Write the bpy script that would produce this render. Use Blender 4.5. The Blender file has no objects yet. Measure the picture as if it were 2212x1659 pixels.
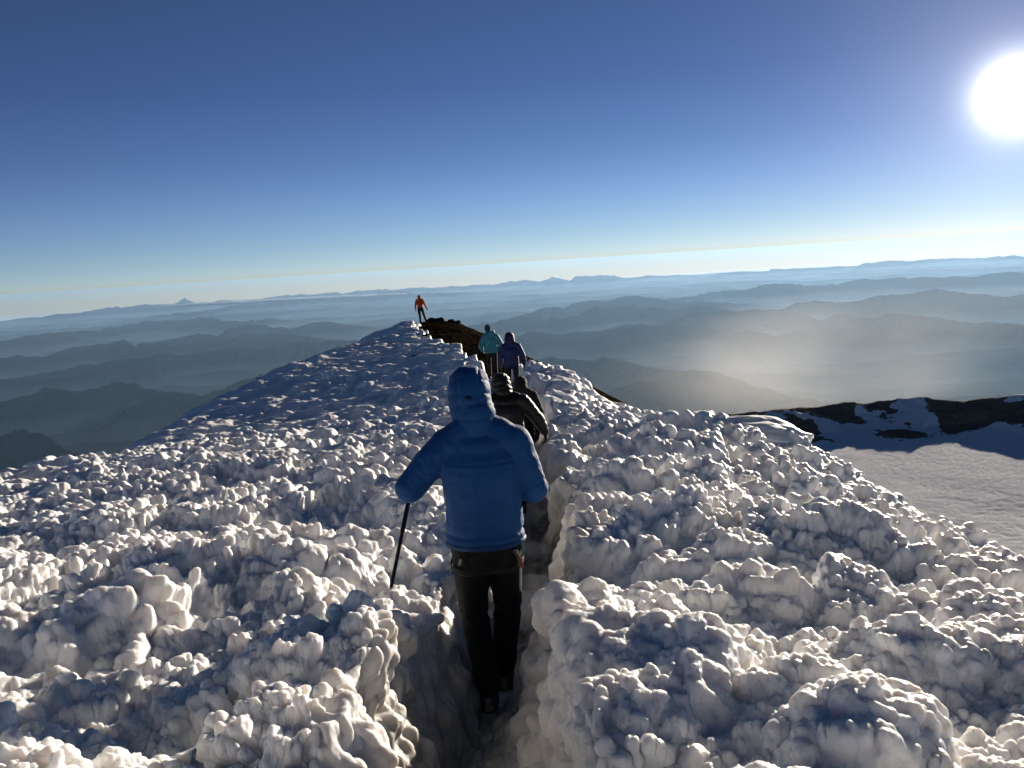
import bpy, math, random, time
import numpy as np
from mathutils import Matrix, Vector
T0 = time.time()
QUAL = 1.0
scene = bpy.context.scene
COL = scene.collection
rng = np.random.default_rng(7)

# ------------------------------------------------------------------ camera
F = 1839.0; PITCH = 8.1; ROLL = 3.58          # pixel units of a 2212 x 1659 print of the photograph
def _rot():
    a = math.radians(90 - PITCH); r = math.radians(-ROLL)
    Rx = np.array([[1, 0, 0], [0, math.cos(a), -math.sin(a)], [0, math.sin(a), math.cos(a)]])
    Rz = np.array([[math.cos(r), -math.sin(r), 0], [math.sin(r), math.cos(r), 0], [0, 0, 1]])
    return Rx @ Rz
RC = _rot()
def ray(px, py):
    d = RC @ np.array([px - 1106, 829.5 - py, -F]); return d / np.linalg.norm(d)
def at(px, py, D):
    d = ray(px, py); return d / math.hypot(d[0], d[1]) * D
cam_d = bpy.data.cameras.new('camera'); cam = bpy.data.objects.new('camera', cam_d); COL.objects.link(cam)
cam_d.sensor_width = 36.0; cam_d.lens = 36.0 * F / 2212.0
cam_d.clip_start = 0.05; cam_d.clip_end = 400000.0
cam.matrix_world = Matrix([list(RC[i]) + [0.0] for i in range(3)] + [[0, 0, 0, 1]])
scene.camera = cam

# ------------------------------------------------------------------ noise (numpy)
_T = rng.random((64, 64, 64, 3)).astype(np.float32)
_Tf = _T.reshape(-1, 3)
def _idx(i, j, k): return ((i & 63) << 12) | ((j & 63) << 6) | (k & 63)
def worley(p, jit=0.85, rad=0.0):
    """F1 distance to scattered feature points, p in cell units, (N,3)"""
    out = np.empty(len(p), np.float32)
    CH = 400000
    for s in range(0, len(p), CH):
        q = p[s:s+CH].astype(np.float32)
        b = np.floor(q - 0.5).astype(np.int32)
        best = np.full(len(q), 9.0, np.float32)
        for dx in (0, 1):
            for dy in (0, 1):
                for dz in (0, 1):
                    c = b + np.array([dx, dy, dz], np.int32)
                    f = c + 0.5 + jit * (_Tf[_idx(c[:, 0], c[:, 1], c[:, 2])] - 0.5)
                    d = q - f
                    d = (d * d).sum(1)
                    if rad: d = d * (1 + rad * _Tf[_idx(c[:, 0] + 31, c[:, 1] + 17, c[:, 2] + 5), 1])
                    np.minimum(best, d, out=best)
        out[s:s+CH] = np.sqrt(best)
    return out
def vnoise(p, seed=0):
    """smooth value noise in -1..1"""
    out = np.empty(len(p), np.float32)
    CH = 400000
    ch = seed % 3; off = np.array([seed * 17 % 61, seed * 29 % 59, seed * 7 % 53], np.int32)
    tab = _Tf[:, ch]
    for s in range(0, len(p), CH):
        q = p[s:s+CH]
        b = np.floor(q).astype(np.int64).astype(np.int32); f = (q - b).astype(np.float32)
        f = f * f * (3 - 2 * f); b = b + off
        r = 0
        for dx in (0, 1):
            wx = f[:, 0] if dx else 1 - f[:, 0]
            for dy in (0, 1):
                wy = f[:, 1] if dy else 1 - f[:, 1]
                for dz in (0, 1):
                    wz = f[:, 2] if dz else 1 - f[:, 2]
                    r = r + wx * wy * wz * tab[_idx(b[:, 0] + dx, b[:, 1] + dy, b[:, 2] + dz)]
        out[s:s+CH] = r * 2 - 1
    return out
def fbm(p, n=4, seed=0, g=0.5):
    r = 0; a = 1; t = 0
    for i in range(n):
        r = r + a * vnoise(p * (2.03 ** i), seed + i); t += a; a *= g
    return r / t
def ridged(p, n=4, seed=0, g=0.5):
    r = 0; a = 1; t = 0
    for i in range(n):
        r = r + a * (1 - np.abs(vnoise(p * (2.07 ** i), seed + i)) * 2); t += a; a *= g
    return r / t
def sstep(a, b, x):
    t = np.clip((x - a) / (b - a), 0, 1); return t * t * (3 - 2 * t)

# ------------------------------------------------------------------ tagging / mesh helpers
def tag(o, label=None, cat=None, group=None, kind=None):
    if label: o['label'] = label
    if cat: o['category'] = cat
    if group: o['group'] = group
    if kind: o['kind'] = kind
    return o
def link(o, parent=None):
    COL.objects.link(o)
    if parent is not None: o.parent = parent
    return o
def grid_mesh(name, P, mat, keep=None, attrs=None, smooth=True, closed_u=False):
    """P: (NR, NA, 3) grid -> mesh"""
    nr, na = P.shape[:2]
    i = np.arange(nr * na, dtype=np.int32).reshape(nr, na)
    if closed_u: i = np.concatenate([i, i[:, :1]], 1)
    q = np.stack([i[:-1, :-1], i[:-1, 1:], i[1:, 1:], i[1:, :-1]], -1).reshape(-1, 4)
    if keep is not None: q = q[keep.reshape(-1)]
    me = bpy.data.meshes.new(name)
    me.vertices.add(nr * na); me.vertices.foreach_set('co', P.reshape(-1).astype(np.float32))
    me.loops.add(len(q) * 4); me.loops.foreach_set('vertex_index', q.reshape(-1))
    me.polygons.add(len(q)); me.polygons.foreach_set('loop_start', np.arange(len(q), dtype=np.int32) * 4)
    if smooth: me.polygons.foreach_set('use_smooth', np.ones(len(q), bool))
    for k, v in (attrs or {}).items():
        a = me.attributes.new(k, 'FLOAT', 'POINT'); a.data.foreach_set('value', v.reshape(-1).astype(np.float32))
    me.update(calc_edges=True)
    me.materials.append(mat)
    return bpy.data.objects.new(name, me)
def grid_normals(P, closed=False):
    du = np.empty_like(P); dv = np.empty_like(P)
    du[:, 1:-1] = P[:, 2:] - P[:, :-2]; du[:, 0] = P[:, 1] - P[:, 0]; du[:, -1] = P[:, -1] - P[:, -2]
    dv[1:-1] = P[2:] - P[:-2]; dv[0] = P[1] - P[0]; dv[-1] = P[-1] - P[-2]
    n = np.cross(du, dv); n /= np.linalg.norm(n, axis=-1, keepdims=True) + 1e-12
    return n
def blur(A, k, axis):
    if k < 1: return A
    w = np.exp(-0.5 * (np.arange(-3 * k, 3 * k + 1) / k) ** 2); w /= w.sum()
    pad = [(0, 0)] * A.ndim; pad[axis] = (3 * k, 3 * k)
    B = np.pad(A, pad, mode='edge')
    return np.apply_along_axis(lambda v: np.convolve(v, w, 'valid'), axis, B)

# ------------------------------------------------------------------ materials
def new_mat(name):
    m = bpy.data.materials.new(name); m.use_nodes = True
    nt = m.node_tree; return m, nt, nt.nodes['Principled BSDF']
def N(nt, t, **kw):
    n = nt.nodes.new(t)
    for k, v in kw.items():
        if k in n.inputs: n.inputs[k].default_value = v
        else: setattr(n, k, v)
    return n
def ramp(nt, fac, stops):
    r = nt.nodes.new('ShaderNodeValToRGB'); e = r.color_ramp.elements
    while len(e) < len(stops): e.new(0.5)
    for x, (p, c) in zip(e, stops): x.position = p; x.color = (*c, 1) if len(c) == 3 else c
    nt.links.new(fac, r.inputs[0]); return r.outputs[0]
def noise_tex(nt, scale, detail=4, rough=0.55, vec=None, w=None):
    n = N(nt, 'ShaderNodeTexNoise'); n.inputs['Scale'].default_value = scale
    n.inputs['Detail'].default_value = detail; n.inputs['Roughness'].default_value = rough
    if vec is not None: nt.links.new(vec, n.inputs['Vector'])
    return n
def bump(nt, height, strength, dist, normal=None):
    b = N(nt, 'ShaderNodeBump'); b.inputs['Strength'].default_value = strength; b.inputs['Distance'].default_value = dist
    nt.links.new(height, b.inputs['Height'])
    if normal is not None: nt.links.new(normal, b.inputs['Normal'])
    return b.outputs[0]
def mix(nt, fac, a, b):
    m = nt.nodes.new('ShaderNodeMix'); m.data_type = 'RGBA'
    for s, v in ((0, fac), (6, a), (7, b)):
        if hasattr(v, 'links') or isinstance(v, bpy.types.NodeSocket): nt.links.new(v, m.inputs[s])
        else: m.inputs[s].default_value = v if s == 0 else (*v, 1)
    return m.outputs[2]

def mat_snow():
    m, nt, b = new_mat('rime_snow')
    geo = N(nt, 'ShaderNodeTexCoord').outputs['Object']
    at_ = N(nt, 'ShaderNodeAttribute', attribute_name='dirt')
    n1 = noise_tex(nt, 9, 5, 0.6, geo)
    dirt = N(nt, 'ShaderNodeMath', operation='MULTIPLY'); nt.links.new(at_.outputs['Fac'], dirt.inputs[0])
    r = ramp(nt, n1.outputs['Fac'], [(0.25, (0.6,) * 3), (0.7, (1, 1, 1))]); nt.links.new(r, dirt.inputs[1])
    c = mix(nt, dirt.outputs[0], (0.90, 0.893, 0.885), (0.075, 0.06, 0.047))
    nt.links.new(c, b.inputs['Base Color'])
    b.inputs['Subsurface Weight'].default_value = 0.7; b.inputs['Subsurface Radius'].default_value = (1.0, 0.85, 0.7); b.inputs['Subsurface Scale'].default_value = 0.045
    b.inputs['Roughness'].default_value = 0.5
    b.inputs['IOR'].default_value = 1.31
    v = N(nt, 'ShaderNodeTexVoronoi', Scale=62.0); nt.links.new(geo, v.inputs['Vector'])
    v.feature = 'SMOOTH_F1'; v.inputs['Smoothness'].default_value = 0.6
    inv = N(nt, 'ShaderNodeMath', operation='SUBTRACT'); inv.inputs[0].default_value = 1.0
    nt.links.new(v.outputs['Distance'], inv.inputs[1])
    vb = N(nt, 'ShaderNodeTexVoronoi', Scale=27.0); nt.links.new(geo, vb.inputs['Vector']); vb.feature = 'SMOOTH_F1'; vb.inputs['Smoothness'].default_value = 0.35
    vi = N(nt, 'ShaderNodeMath', operation='SUBTRACT'); vi.inputs[0].default_value = 1.0; nt.links.new(vb.outputs['Distance'], vi.inputs[1])
    b0 = bump(nt, vi.outputs[0], 0.15, 0.010)
    b1 = bump(nt, inv.outputs[0], 0.3, 0.006, b0)
    n2 = noise_tex(nt, 170, 3, 0.6, geo)
    b2 = bump(nt, n2.outputs['Fac'], 0.35, 0.004, b1)
    nt.links.new(b2, b.inputs['Normal'])
    # ice crystals that glint: scattered smooth facets
    v2 = N(nt, 'ShaderNodeTexVoronoi', Scale=90.0); nt.links.new(geo, v2.inputs['Vector'])
    sel = N(nt, 'ShaderNodeSeparateColor'); nt.links.new(v2.outputs['Color'], sel.inputs[0])
    gt = N(nt, 'ShaderNodeMath', operation='GREATER_THAN'); gt.inputs[1].default_value = 0.86
    nt.links.new(sel.outputs[0], gt.inputs[0])
    rr = N(nt, 'ShaderNodeMapRange'); rr.inputs['To Min'].default_value = 0.55; rr.inputs['To Max'].default_value = 0.16
    nt.links.new(gt.outputs[0], rr.inputs[0]); nt.links.new(rr.outputs[0], b.inputs['Roughness'])
    return m
def mat_rock(name='cinder', c0=(0.006, 0.0045, 0.003), c1=(0.020, 0.014, 0.009), sc=1.0):
    m, nt, b = new_mat(name)
    geo = N(nt, 'ShaderNodeTexCoord').outputs['Object']
    n1 = noise_tex(nt, 1.3 * sc, 8, 0.7, geo)
    c = ramp(nt, n1.outputs['Fac'], [(0.3, c0), (0.55, c1), (0.8, tuple(x * 1.6 for x in c1))])
    v = N(nt, 'ShaderNodeTexVoronoi', Scale=9.0 * sc); nt.links.new(geo, v.inputs['Vector'])
    sc_ = N(nt, 'ShaderNodeSeparateColor'); nt.links.new(v.outputs['Color'], sc_.inputs[0])
    g = ramp(nt, sc_.outputs[0], [(0.0, (0.6,) * 3), (0.93, (1.1,) * 3), (0.985, (3.0,) * 3)])
    mu = nt.nodes.new('ShaderNodeMix'); mu.data_type = 'RGBA'; mu.blend_type = 'MULTIPLY'; mu.inputs[0].default_value = 1
    nt.links.new(c, mu.inputs[6]); nt.links.new(g, mu.inputs[7])
    nt.links.new(mu.outputs[2], b.inputs['Base Color'])
    b.inputs['Roughness'].default_value = 0.92; b.inputs['Specular IOR Level'].default_value = 0.0
    nt.links.new(bump(nt, v.outputs['Distance'], 0.7, 0.06 / sc), b.inputs['Normal'])
    return m

# ------------------------------------------------------------------ the summit ridge: base heights
XC = np.array([[-4, -0.25], [0, -0.25], [2, -0.27], [3.4, -0.24], [4.2, -0.14], [5, 0.02], [7, 0.12], [10, 0.05], [14, 0.2],
               [20, 0.15], [24, 0.05], [28, -0.5], [33, -0.9], [42, -2.9], [53, -5.3], [60, -5.5]])
ZF = np.array([[-4, -1.2], [0, -1.6], [2, -1.86], [3.4, -2.14], [4.2, -2.31], [7, -2.72], [10, -3.02], [14, -3.4], [20, -3.68], [24, -3.76],
               [28, -3.8], [33, -3.85], [42, -3.6], [53, -3.33], [60, -3.6]])
def xc(y): return np.interp(y, XC[:, 0], XC[:, 1])
def zf(y): return np.interp(y, ZF[:, 0], ZF[:, 1])
ROWS = {
 -4: [(-12,-1.7),(-9,-1.2),(-6,-.8),(-3,-.45),(-1.2,-.3),(.6,-.3),(1.5,-.3),(3,-.6),(4.5,-1.3),(6,-3),(9,-6)],
 0: [(-14,-2.4),(-12,-1.9),(-9,-1.5),(-6,-1.1),(-3,-.85),(-1.2,-.8),(.6,-.9),(1.5,-.85),(3,-1.1),(4.5,-1.9),(6,-3.5),(9,-6.5)],
 2: [(-14,-2.6),(-12,-2.1),(-9,-1.75),(-6,-1.4),(-3,-1.15),(-1.2,-1.1),(.6,-1.28),(1.5,-1.2),(3,-1.45),(4.5,-2.2),(6,-3.8),(9,-7)],
 4: [(-14,-3.0),(-12,-2.5),(-9,-2.1),(-6,-1.75),(-3,-1.5),(-1.2,-1.47),(.6,-1.65),(1.5,-1.6),(3,-1.8),(4.5,-2.65),(6,-4.2),(9,-7.2)],
 7: [(-14,-3.9),(-12,-3.0),(-9,-2.5),(-6,-2.2),(-3,-2.0),(-1.2,-1.95),(.6,-2.0),(1.5,-1.98),(3,-2.25),(4.5,-3.1),(6,-4.4),(9,-7.6)],
 10: [(-14,-4.6),(-12,-3.5),(-9,-2.8),(-6,-2.5),(-3,-2.36),(-1.2,-2.38),(.6,-2.25),(1.5,-2.2),(3,-2.42),(4.1,-2.85),(6,-4.5),(9,-7.8)],
 13: [(-15,-5.4),(-12,-3.8),(-9,-3.0),(-6,-2.8),(-3,-2.68),(-1.2,-2.66),(.6,-2.62),(1.5,-2.6),(3,-2.58),(4.2,-2.85),(6,-4.8),(9,-8)],
 17: [(-15,-6.4),(-12,-4.5),(-9,-3.35),(-6,-3.25),(-3,-3.1),(-1.2,-3.05),(.6,-3.0),(1.5,-3.15),(3,-3.42),(4.1,-3.7),(6,-5.6),(9,-8.6)],
 20: [(-16,-7.2),(-12,-4.8),(-9,-4.1),(-6,-3.9),(-3,-3.6),(-1.2,-3.35),(.6,-3.25),(1.5,-3.45),(3,-3.85),(4,-4.2),(6,-6.2),(9,-9)],
 24: [(-16,-7.8),(-12.5,-5.5),(-10.5,-4.8),(-9,-4.75),(-6,-4.45),(-3,-4.0),(-1.2,-3.55),(.6,-3.5),(1.9,-3.66),(3,-4.4),(4.5,-5.6),(9,-9)],
 28: [(-16,-7.8),(-13,-5.6),(-11.8,-5.0),(-9,-4.85),(-6,-4.6),(-3,-4.15),(-1.5,-3.65),(.3,-3.55),(1,-3.5),(2.1,-3.75),(3.2,-4.8),(5,-6),(9,-9.2)],
 33: [(-16,-7.5),(-13,-5.4),(-11.7,-4.75),(-9,-4.55),(-6,-4.35),(-3,-4.0),(-1.3,-3.72),(-.6,-3.85),(1,-4.1),(2.8,-4.65),(5,-6.0),(9,-9.5)],
 38: [(-16,-7.6),(-12,-5),(-10.7,-4.15),(-9,-4.12),(-6,-4.0),(-3,-3.75),(-2,-3.65),(-1,-3.8),(1.4,-4.5),(3,-5.5),(6,-8),(9,-10.4)],
 45: [(-16,-8.4),(-11,-5),(-9.1,-3.98),(-6,-3.62),(-4,-3.5),(-3,-3.5),(-.6,-4.1),(1,-5),(3,-6.5),(9,-11)],
 50: [(-16,-9.5),(-9.5,-4.9),(-7.7,-3.55),(-6,-3.36),(-4.5,-3.3),(-3,-3.42),(-1,-4.3),(1,-5.6),(9,-11.5)],
 53: [(-16,-10.5),(-8.6,-5),(-6.5,-3.34),(-5.4,-3.28),(-4,-3.22),(-3.3,-3.3),(-1,-4.6),(1,-6),(9,-12)],
 56: [(-16,-11.5),(-8.6,-6),(-6.5,-4.2),(-5.4,-3.8),(-4,-3.7),(-3,-4.1),(-1,-5.6),(9,-12.8)],
 62: [(-16,-14),(-8.6,-10),(-5,-8),(-2,-8),(9,-15)],
}
GX = np.arange(-60, 60.01, 0.25); GY = np.arange(-6, 130.01, 0.25)
_ys = sorted(ROWS)
_prof = []
for y_ in _ys:
    a = np.array(ROWS[y_], float)
    z = np.interp(GX, a[:, 0], a[:, 1])
    l = GX < a[0, 0]; z[l] = a[0, 1] - 0.62 * (a[0, 0] - GX[l])
    r_ = GX > a[-1, 0]; z[r_] = a[-1, 1] - 0.62 * (GX[r_] - a[-1, 0])
    _prof.append(z)
_prof = np.array(_prof)
GZ = np.empty((len(GY), len(GX)))
for j in range(len(GX)): GZ[:, j] = np.interp(GY, _ys, _prof[:, j])
_over = np.clip(GY - 62, 0, None)[:, None]; GZ -= _over * 0.6
GZ = blur(blur(GZ, 2, 1), 3, 0)
def base_h(x, y):
    fx = np.clip((x - GX[0]) / 0.25, 0, len(GX) - 1.001); fy = np.clip((y - GY[0]) / 0.25, 0, len(GY) - 1.001)
    ix = fx.astype(int); iy = fy.astype(int); fx = fx - ix; fy = fy - iy
    return (GZ[iy, ix] * (1-fx) * (1-fy) + GZ[iy, ix+1] * fx * (1-fy) + GZ[iy+1, ix] * (1-fx) * fy + GZ[iy+1, ix+1] * fx * fy)
EDGE_L = np.array([[24, 0.0], [26.6, -.45], [33, -1.15], [37, -2.0], [43, -3.7], [48, -5.1], [53, -5.75], [56, -6.5], [60, -9]])
EDGE_R = np.array([[19, 5.5], [21, 4.2], [24, 2.8], [28, 2.2], [29.5, 1.4], [31, .9], [31.6, .5]])
def snow_mask(x, y, wob):
    """>0 where snow lies, in metres from its edge"""
    el = np.interp(y, EDGE_L[:, 0], EDGE_L[:, 1]); left = el - x
    er = np.interp(y, EDGE_R[:, 0], EDGE_R[:, 1]); right = np.where(y < 31.2, er - x, -3.0)
    right = np.minimum(right, (31.2 - y) * 1.5)
    right = np.where(y < 19, 3.0, right)
    near_l = np.where(y < 24, 3.0, left)
    trail = np.where(y > 15, np.abs(x - xc(y)) - (0.33 + 0.05 * np.clip(y - 15, 0, 6)), 3.0)
    right_side = x > xc(y)
    m = np.where(right_side, right, near_l)
    return np.minimum(m, np.where(y < 33, trail, 3.0)) + wob

def polar_grid(a0, a1, na, r0, r1, nr, ctr=(0, 0)):
    az = np.radians(np.linspace(a0, a1, na)); r = r0 * (r1 / r0) ** np.linspace(0, 1, nr)
    Rr, A = np.meshgrid(r, az, indexing='ij')
    return ctr[0] + Rr * np.sin(A), ctr[1] + Rr * np.cos(A), Rr

def build_snow():
    na, nr = int(1900 * QUAL), int(1500 * QUAL)
    X, Y, Rr = polar_grid(-46, 44, na, 0.75, 68, nr)
    sh = X.shape
    flat = lambda *a: np.stack([v.reshape(-1) for v in a], 1)
    P2 = flat(X, Y, np.zeros_like(X))
    wob = (0.35 * vnoise(P2 * 0.8, 3) + 0.28 * vnoise(P2 * 2.3, 4) + 0.12 * vnoise(P2 * 6.0, 5)).reshape(sh)
    mk = snow_mask(X, Y, wob * sstep(14, 20, Y))
    Z = base_h(X, Y)
    # trench of the trail, its rim wandering
    d = np.abs(X - xc(Y) + 0.05 * vnoise(P2 * 1.7, 8).reshape(sh) + 0.03 * vnoise(P2 * 5.0, 9).reshape(sh))
    lip = 0.06 * vnoise(P2 * 3.1, 11).reshape(sh)
    right = (X > xc(Y))
    w0 = 0.11; w1 = np.where(right, 0.42, 0.31) + lip
    t = sstep(w0, w1, d)
    floor = zf(Y) - 0.02
    depthfac = 1 - sstep(26, 32, Y)
    tr = (1 - t) * depthfac
    Z = Z * (1 - tr) + floor * tr
    # broad mounds
    far = sstep(14, 30, Y)
    s1 = np.stack([P2[:, 0] * 0.55, P2[:, 1] * 0.85 + P2[:, 0] * 0.25, P2[:, 2]], 1)
    Z += (0.32 * fbm(s1, 3, 20)).reshape(sh) * np.where(right, 1.0, 0.7) * (1 - 0.7 * far) * (1 - tr) * sstep(1.0, 3.0, Rr)
    # wind-built steps on the far slope, running up to the right
    u = (P2[:, 1] * 0.97 - P2[:, 0] * 0.42); vv = (P2[:, 0] * 0.97 + P2[:, 1] * 0.42)
    st = ridged(np.stack([vv * 0.28, u * 1.15, P2[:, 2]], 1), 3, 31).reshape(sh)
    Z += 0.22 * st * far * (1 - tr)
    thick = sstep(-0.12, 0.16, mk) 
    Z = Z + np.where(far > 0, 0.10 * far, 0) 
    Z = Z - (1 - thick) * 0.95
    Z = Z - 0.38 * np.exp(-((X - 2.75) ** 2 / 0.5 + (Y - 7.4) ** 2 / 0.35))   # dark hollow on the right
    Z = Z - 0.26 * np.exp(-((X + 0.68) ** 2 + (Y - 3.9) ** 2) / 0.18)   # hollow the pole stands in
    P = np.stack([X, Y, Z], -1)
    calm = (1 - 0.35 * tr)          # trodden snow is less lumpy
    lod = lambda cell: np.clip((cell * 330 - Rr) / (cell * 180), 0, 1)   # drop what is smaller than a few pixels
    octs = [(0.74, 0.19, 0.9), (0.36, 0.150, 1.0), (0.17, 0.085, 1.0), (0.085, 0.048, 1.0), (0.042, 0.025, 1.0), (0.021, 0.011, 1.0)]
    for k, (cell, amp, jit) in enumerate(octs):
        L = lod(cell)
        nrm = grid_normals(P)
        for _ in range((8, 6, 5, 3, 2, 1)[k]):
            nrm[1:-1] = (nrm[:-2] + 2 * nrm[1:-1] + nrm[2:]) / 4
            nrm[:, 2:-2] = (nrm[:, :-4] + 2 * nrm[:, 2:-2] + nrm[:, 4:]) / 4
        if k: nrm = nrm + 0.45 * prev
        nrm /= np.linalg.norm(nrm, axis=-1, keepdims=True) + 1e-9
        prev = nrm
        Q = P.reshape(-1, 3).copy()
        Q += (0.35 if k < 1 else 0.55) * cell * np.stack([vnoise(Q / cell * 0.9, 40 + k), vnoise(Q / cell * 0.9, 45 + k), vnoise(Q / cell * 0.9, 50 + k)], 1)
        if k < 3:  # elongated on the far slope
            sx = 1 - 0.6 * far.reshape(-1)
            q0 = Q[:, 0] * 0.97 + Q[:, 1] * 0.42; q1 = Q[:, 1] * 0.97 - Q[:, 0] * 0.42
            Q = np.stack([q0 * sx, q1, Q[:, 2]], 1)
        act = (L > 0.001).reshape(-1)
        h = np.zeros(len(Q), np.float32)
        if act.any():
            f1 = worley(Q[act] / cell + k * 13.7, rad=1.6)
            h[act] = np.clip(1.0 - (f1 / 0.80) ** 2, 0, 1) ** (0.7 if k < 2 else 0.9) - (0.5 if k < 2 else 0.42)
        # patches where the lumps are fat, patches where they are low
        patch = 0.75 + 0.55 * vnoise(Q / cell * 0.21, 60 + k)
        if k > 1: patch = patch * (0.40 + 0.90 * sstep(-0.35, 0.45, vnoise(Q * 1.15, 71)))   # smooth drifts between the popcorn
        A = amp * L * calm.astype(np.float32)
        P = P + nrm * (h * patch).reshape(sh)[..., None] * A[..., None]
    nrm = grid_normals(P); Q = P.reshape(-1, 3)      # loose crystals of the crust
    cr = (1.2 * fbm(Q / 0.055, 3, 88, 0.7) + 0.5 * ridged(Q / 0.15, 2, 93, 0.6)).reshape(sh) * np.clip((22 - Rr) / 14, 0, 1)
    P = P + nrm * (0.020 * cr)[..., None]
    for _ in range(1):
        P[1:-1] = P[1:-1] * 0.5 + (P[:-2] + P[2:]) * 0.25
        P[:, 1:-1] = P[:, 1:-1] * 0.5 + (P[:, :-2] + P[:, 2:]) * 0.25
    keep = ((thick[:-1, :-1] > 0.02) | (thick[1:, 1:] > 0.02))
    dirt = (1 - sstep(0.12, np.where(right, 0.60, 0.36), d)) * depthfac * (0.75 + 0.5 * vnoise(P2 * 1.3, 14).reshape(sh))
    dirt = np.clip(dirt * np.where(right, 1.15, 1.0), 0, 1)
    o = grid_mesh('snow', P, M['snow'], keep=keep, attrs={'dirt': dirt})
    return tag(link(o), kind='structure')

def build_rock():
    na, nr = int(900 * QUAL), int(700 * QUAL)
    X, Y, Rr = polar_grid(-40, 40, na, 10, 110, nr)
    sh = X.shape
    P2 = np.stack([X.reshape(-1), Y.reshape(-1), 0 * X.reshape(-1)], 1)
    Z = base_h(X, Y) - 0.22
    tr = (1 - sstep(0.4, 1.0, np.abs(X - xc(Y)))) * (1 - sstep(26, 34, Y)) 
    Z = Z * (1 - tr) + (zf(Y) - 0.1) * tr
    Z -= 0.6 * (1 - sstep(15, 22, Y))
    Z += 0.22 * sstep(30, 36, Y)
    Z += (0.10 * fbm(P2 * 0.7, 4, 5) + 0.05 * ridged(P2 * 2.2, 4, 9)).reshape(sh)
    f = worley(P2 * 3.1).reshape(sh)
    Z += 0.07 * np.clip(0.35 - f, 0, 1) * 2
    o = grid_mesh('rocky_ground', np.stack([X, Y, Z], -1), M['cinder'])
    return tag(link(o), kind='structure')

M = {}
M['snow'] = mat_snow()
M['cinder'] = mat_rock()
build_snow(); build_rock()
print('snow', time.time() - T0)

# wind lip of smooth ice on the right-hand hump
def build_cornice():
    A = [at(*p) for p in ((1575, 902, 12.6), (1620, 896, 12.7), (1670, 901, 12.7), (1715, 917, 12.6), (1758, 946, 12.5))]
    B = [at(*p) for p in ((1560, 935, 11.9), (1612, 940, 11.8), (1660, 948, 11.8), (1705, 956, 11.9), (1752, 957, 12.3))]
    t = np.linspace(0, 4, 70); u = np.linspace(0, 1, 36)
    a = np.stack([np.interp(t, range(5), [p[k] for p in A]) for k in range(3)], 1); b = np.stack([np.interp(t, range(5), [p[k] for p in B]) for k in range(3)], 1)
    for q in (a, b):
        for _ in range(12): q[1:-1] = (q[:-2] + 2 * q[1:-1] + q[2:]) / 4
    P = a[:, None] * (1 - u[None, :, None]) + b[:, None] * u[None, :, None]
    P[..., 2] += 0.07 * np.sin(math.pi * u)[None]
    Q = P.reshape(-1, 3); P = P + (0.05 * fbm(Q * [2.5, 5, 5], 4, 6)).reshape(P.shape[:2])[..., None] * np.array([0, -0.3, 1.0]) + (0.05 * fbm(Q * 9, 3, 16)).reshape(P.shape[:2])[..., None] * np.array([.5, .5, 0])
    o = grid_mesh('snow_cornice', P, M['snow'], attrs={'dirt': np.zeros(P.shape[:2])}); m = o.modifiers.new('s', 'SOLIDIFY'); m.thickness = 0.07
    return tag(link(o), kind='structure')
build_cornice()

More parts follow.
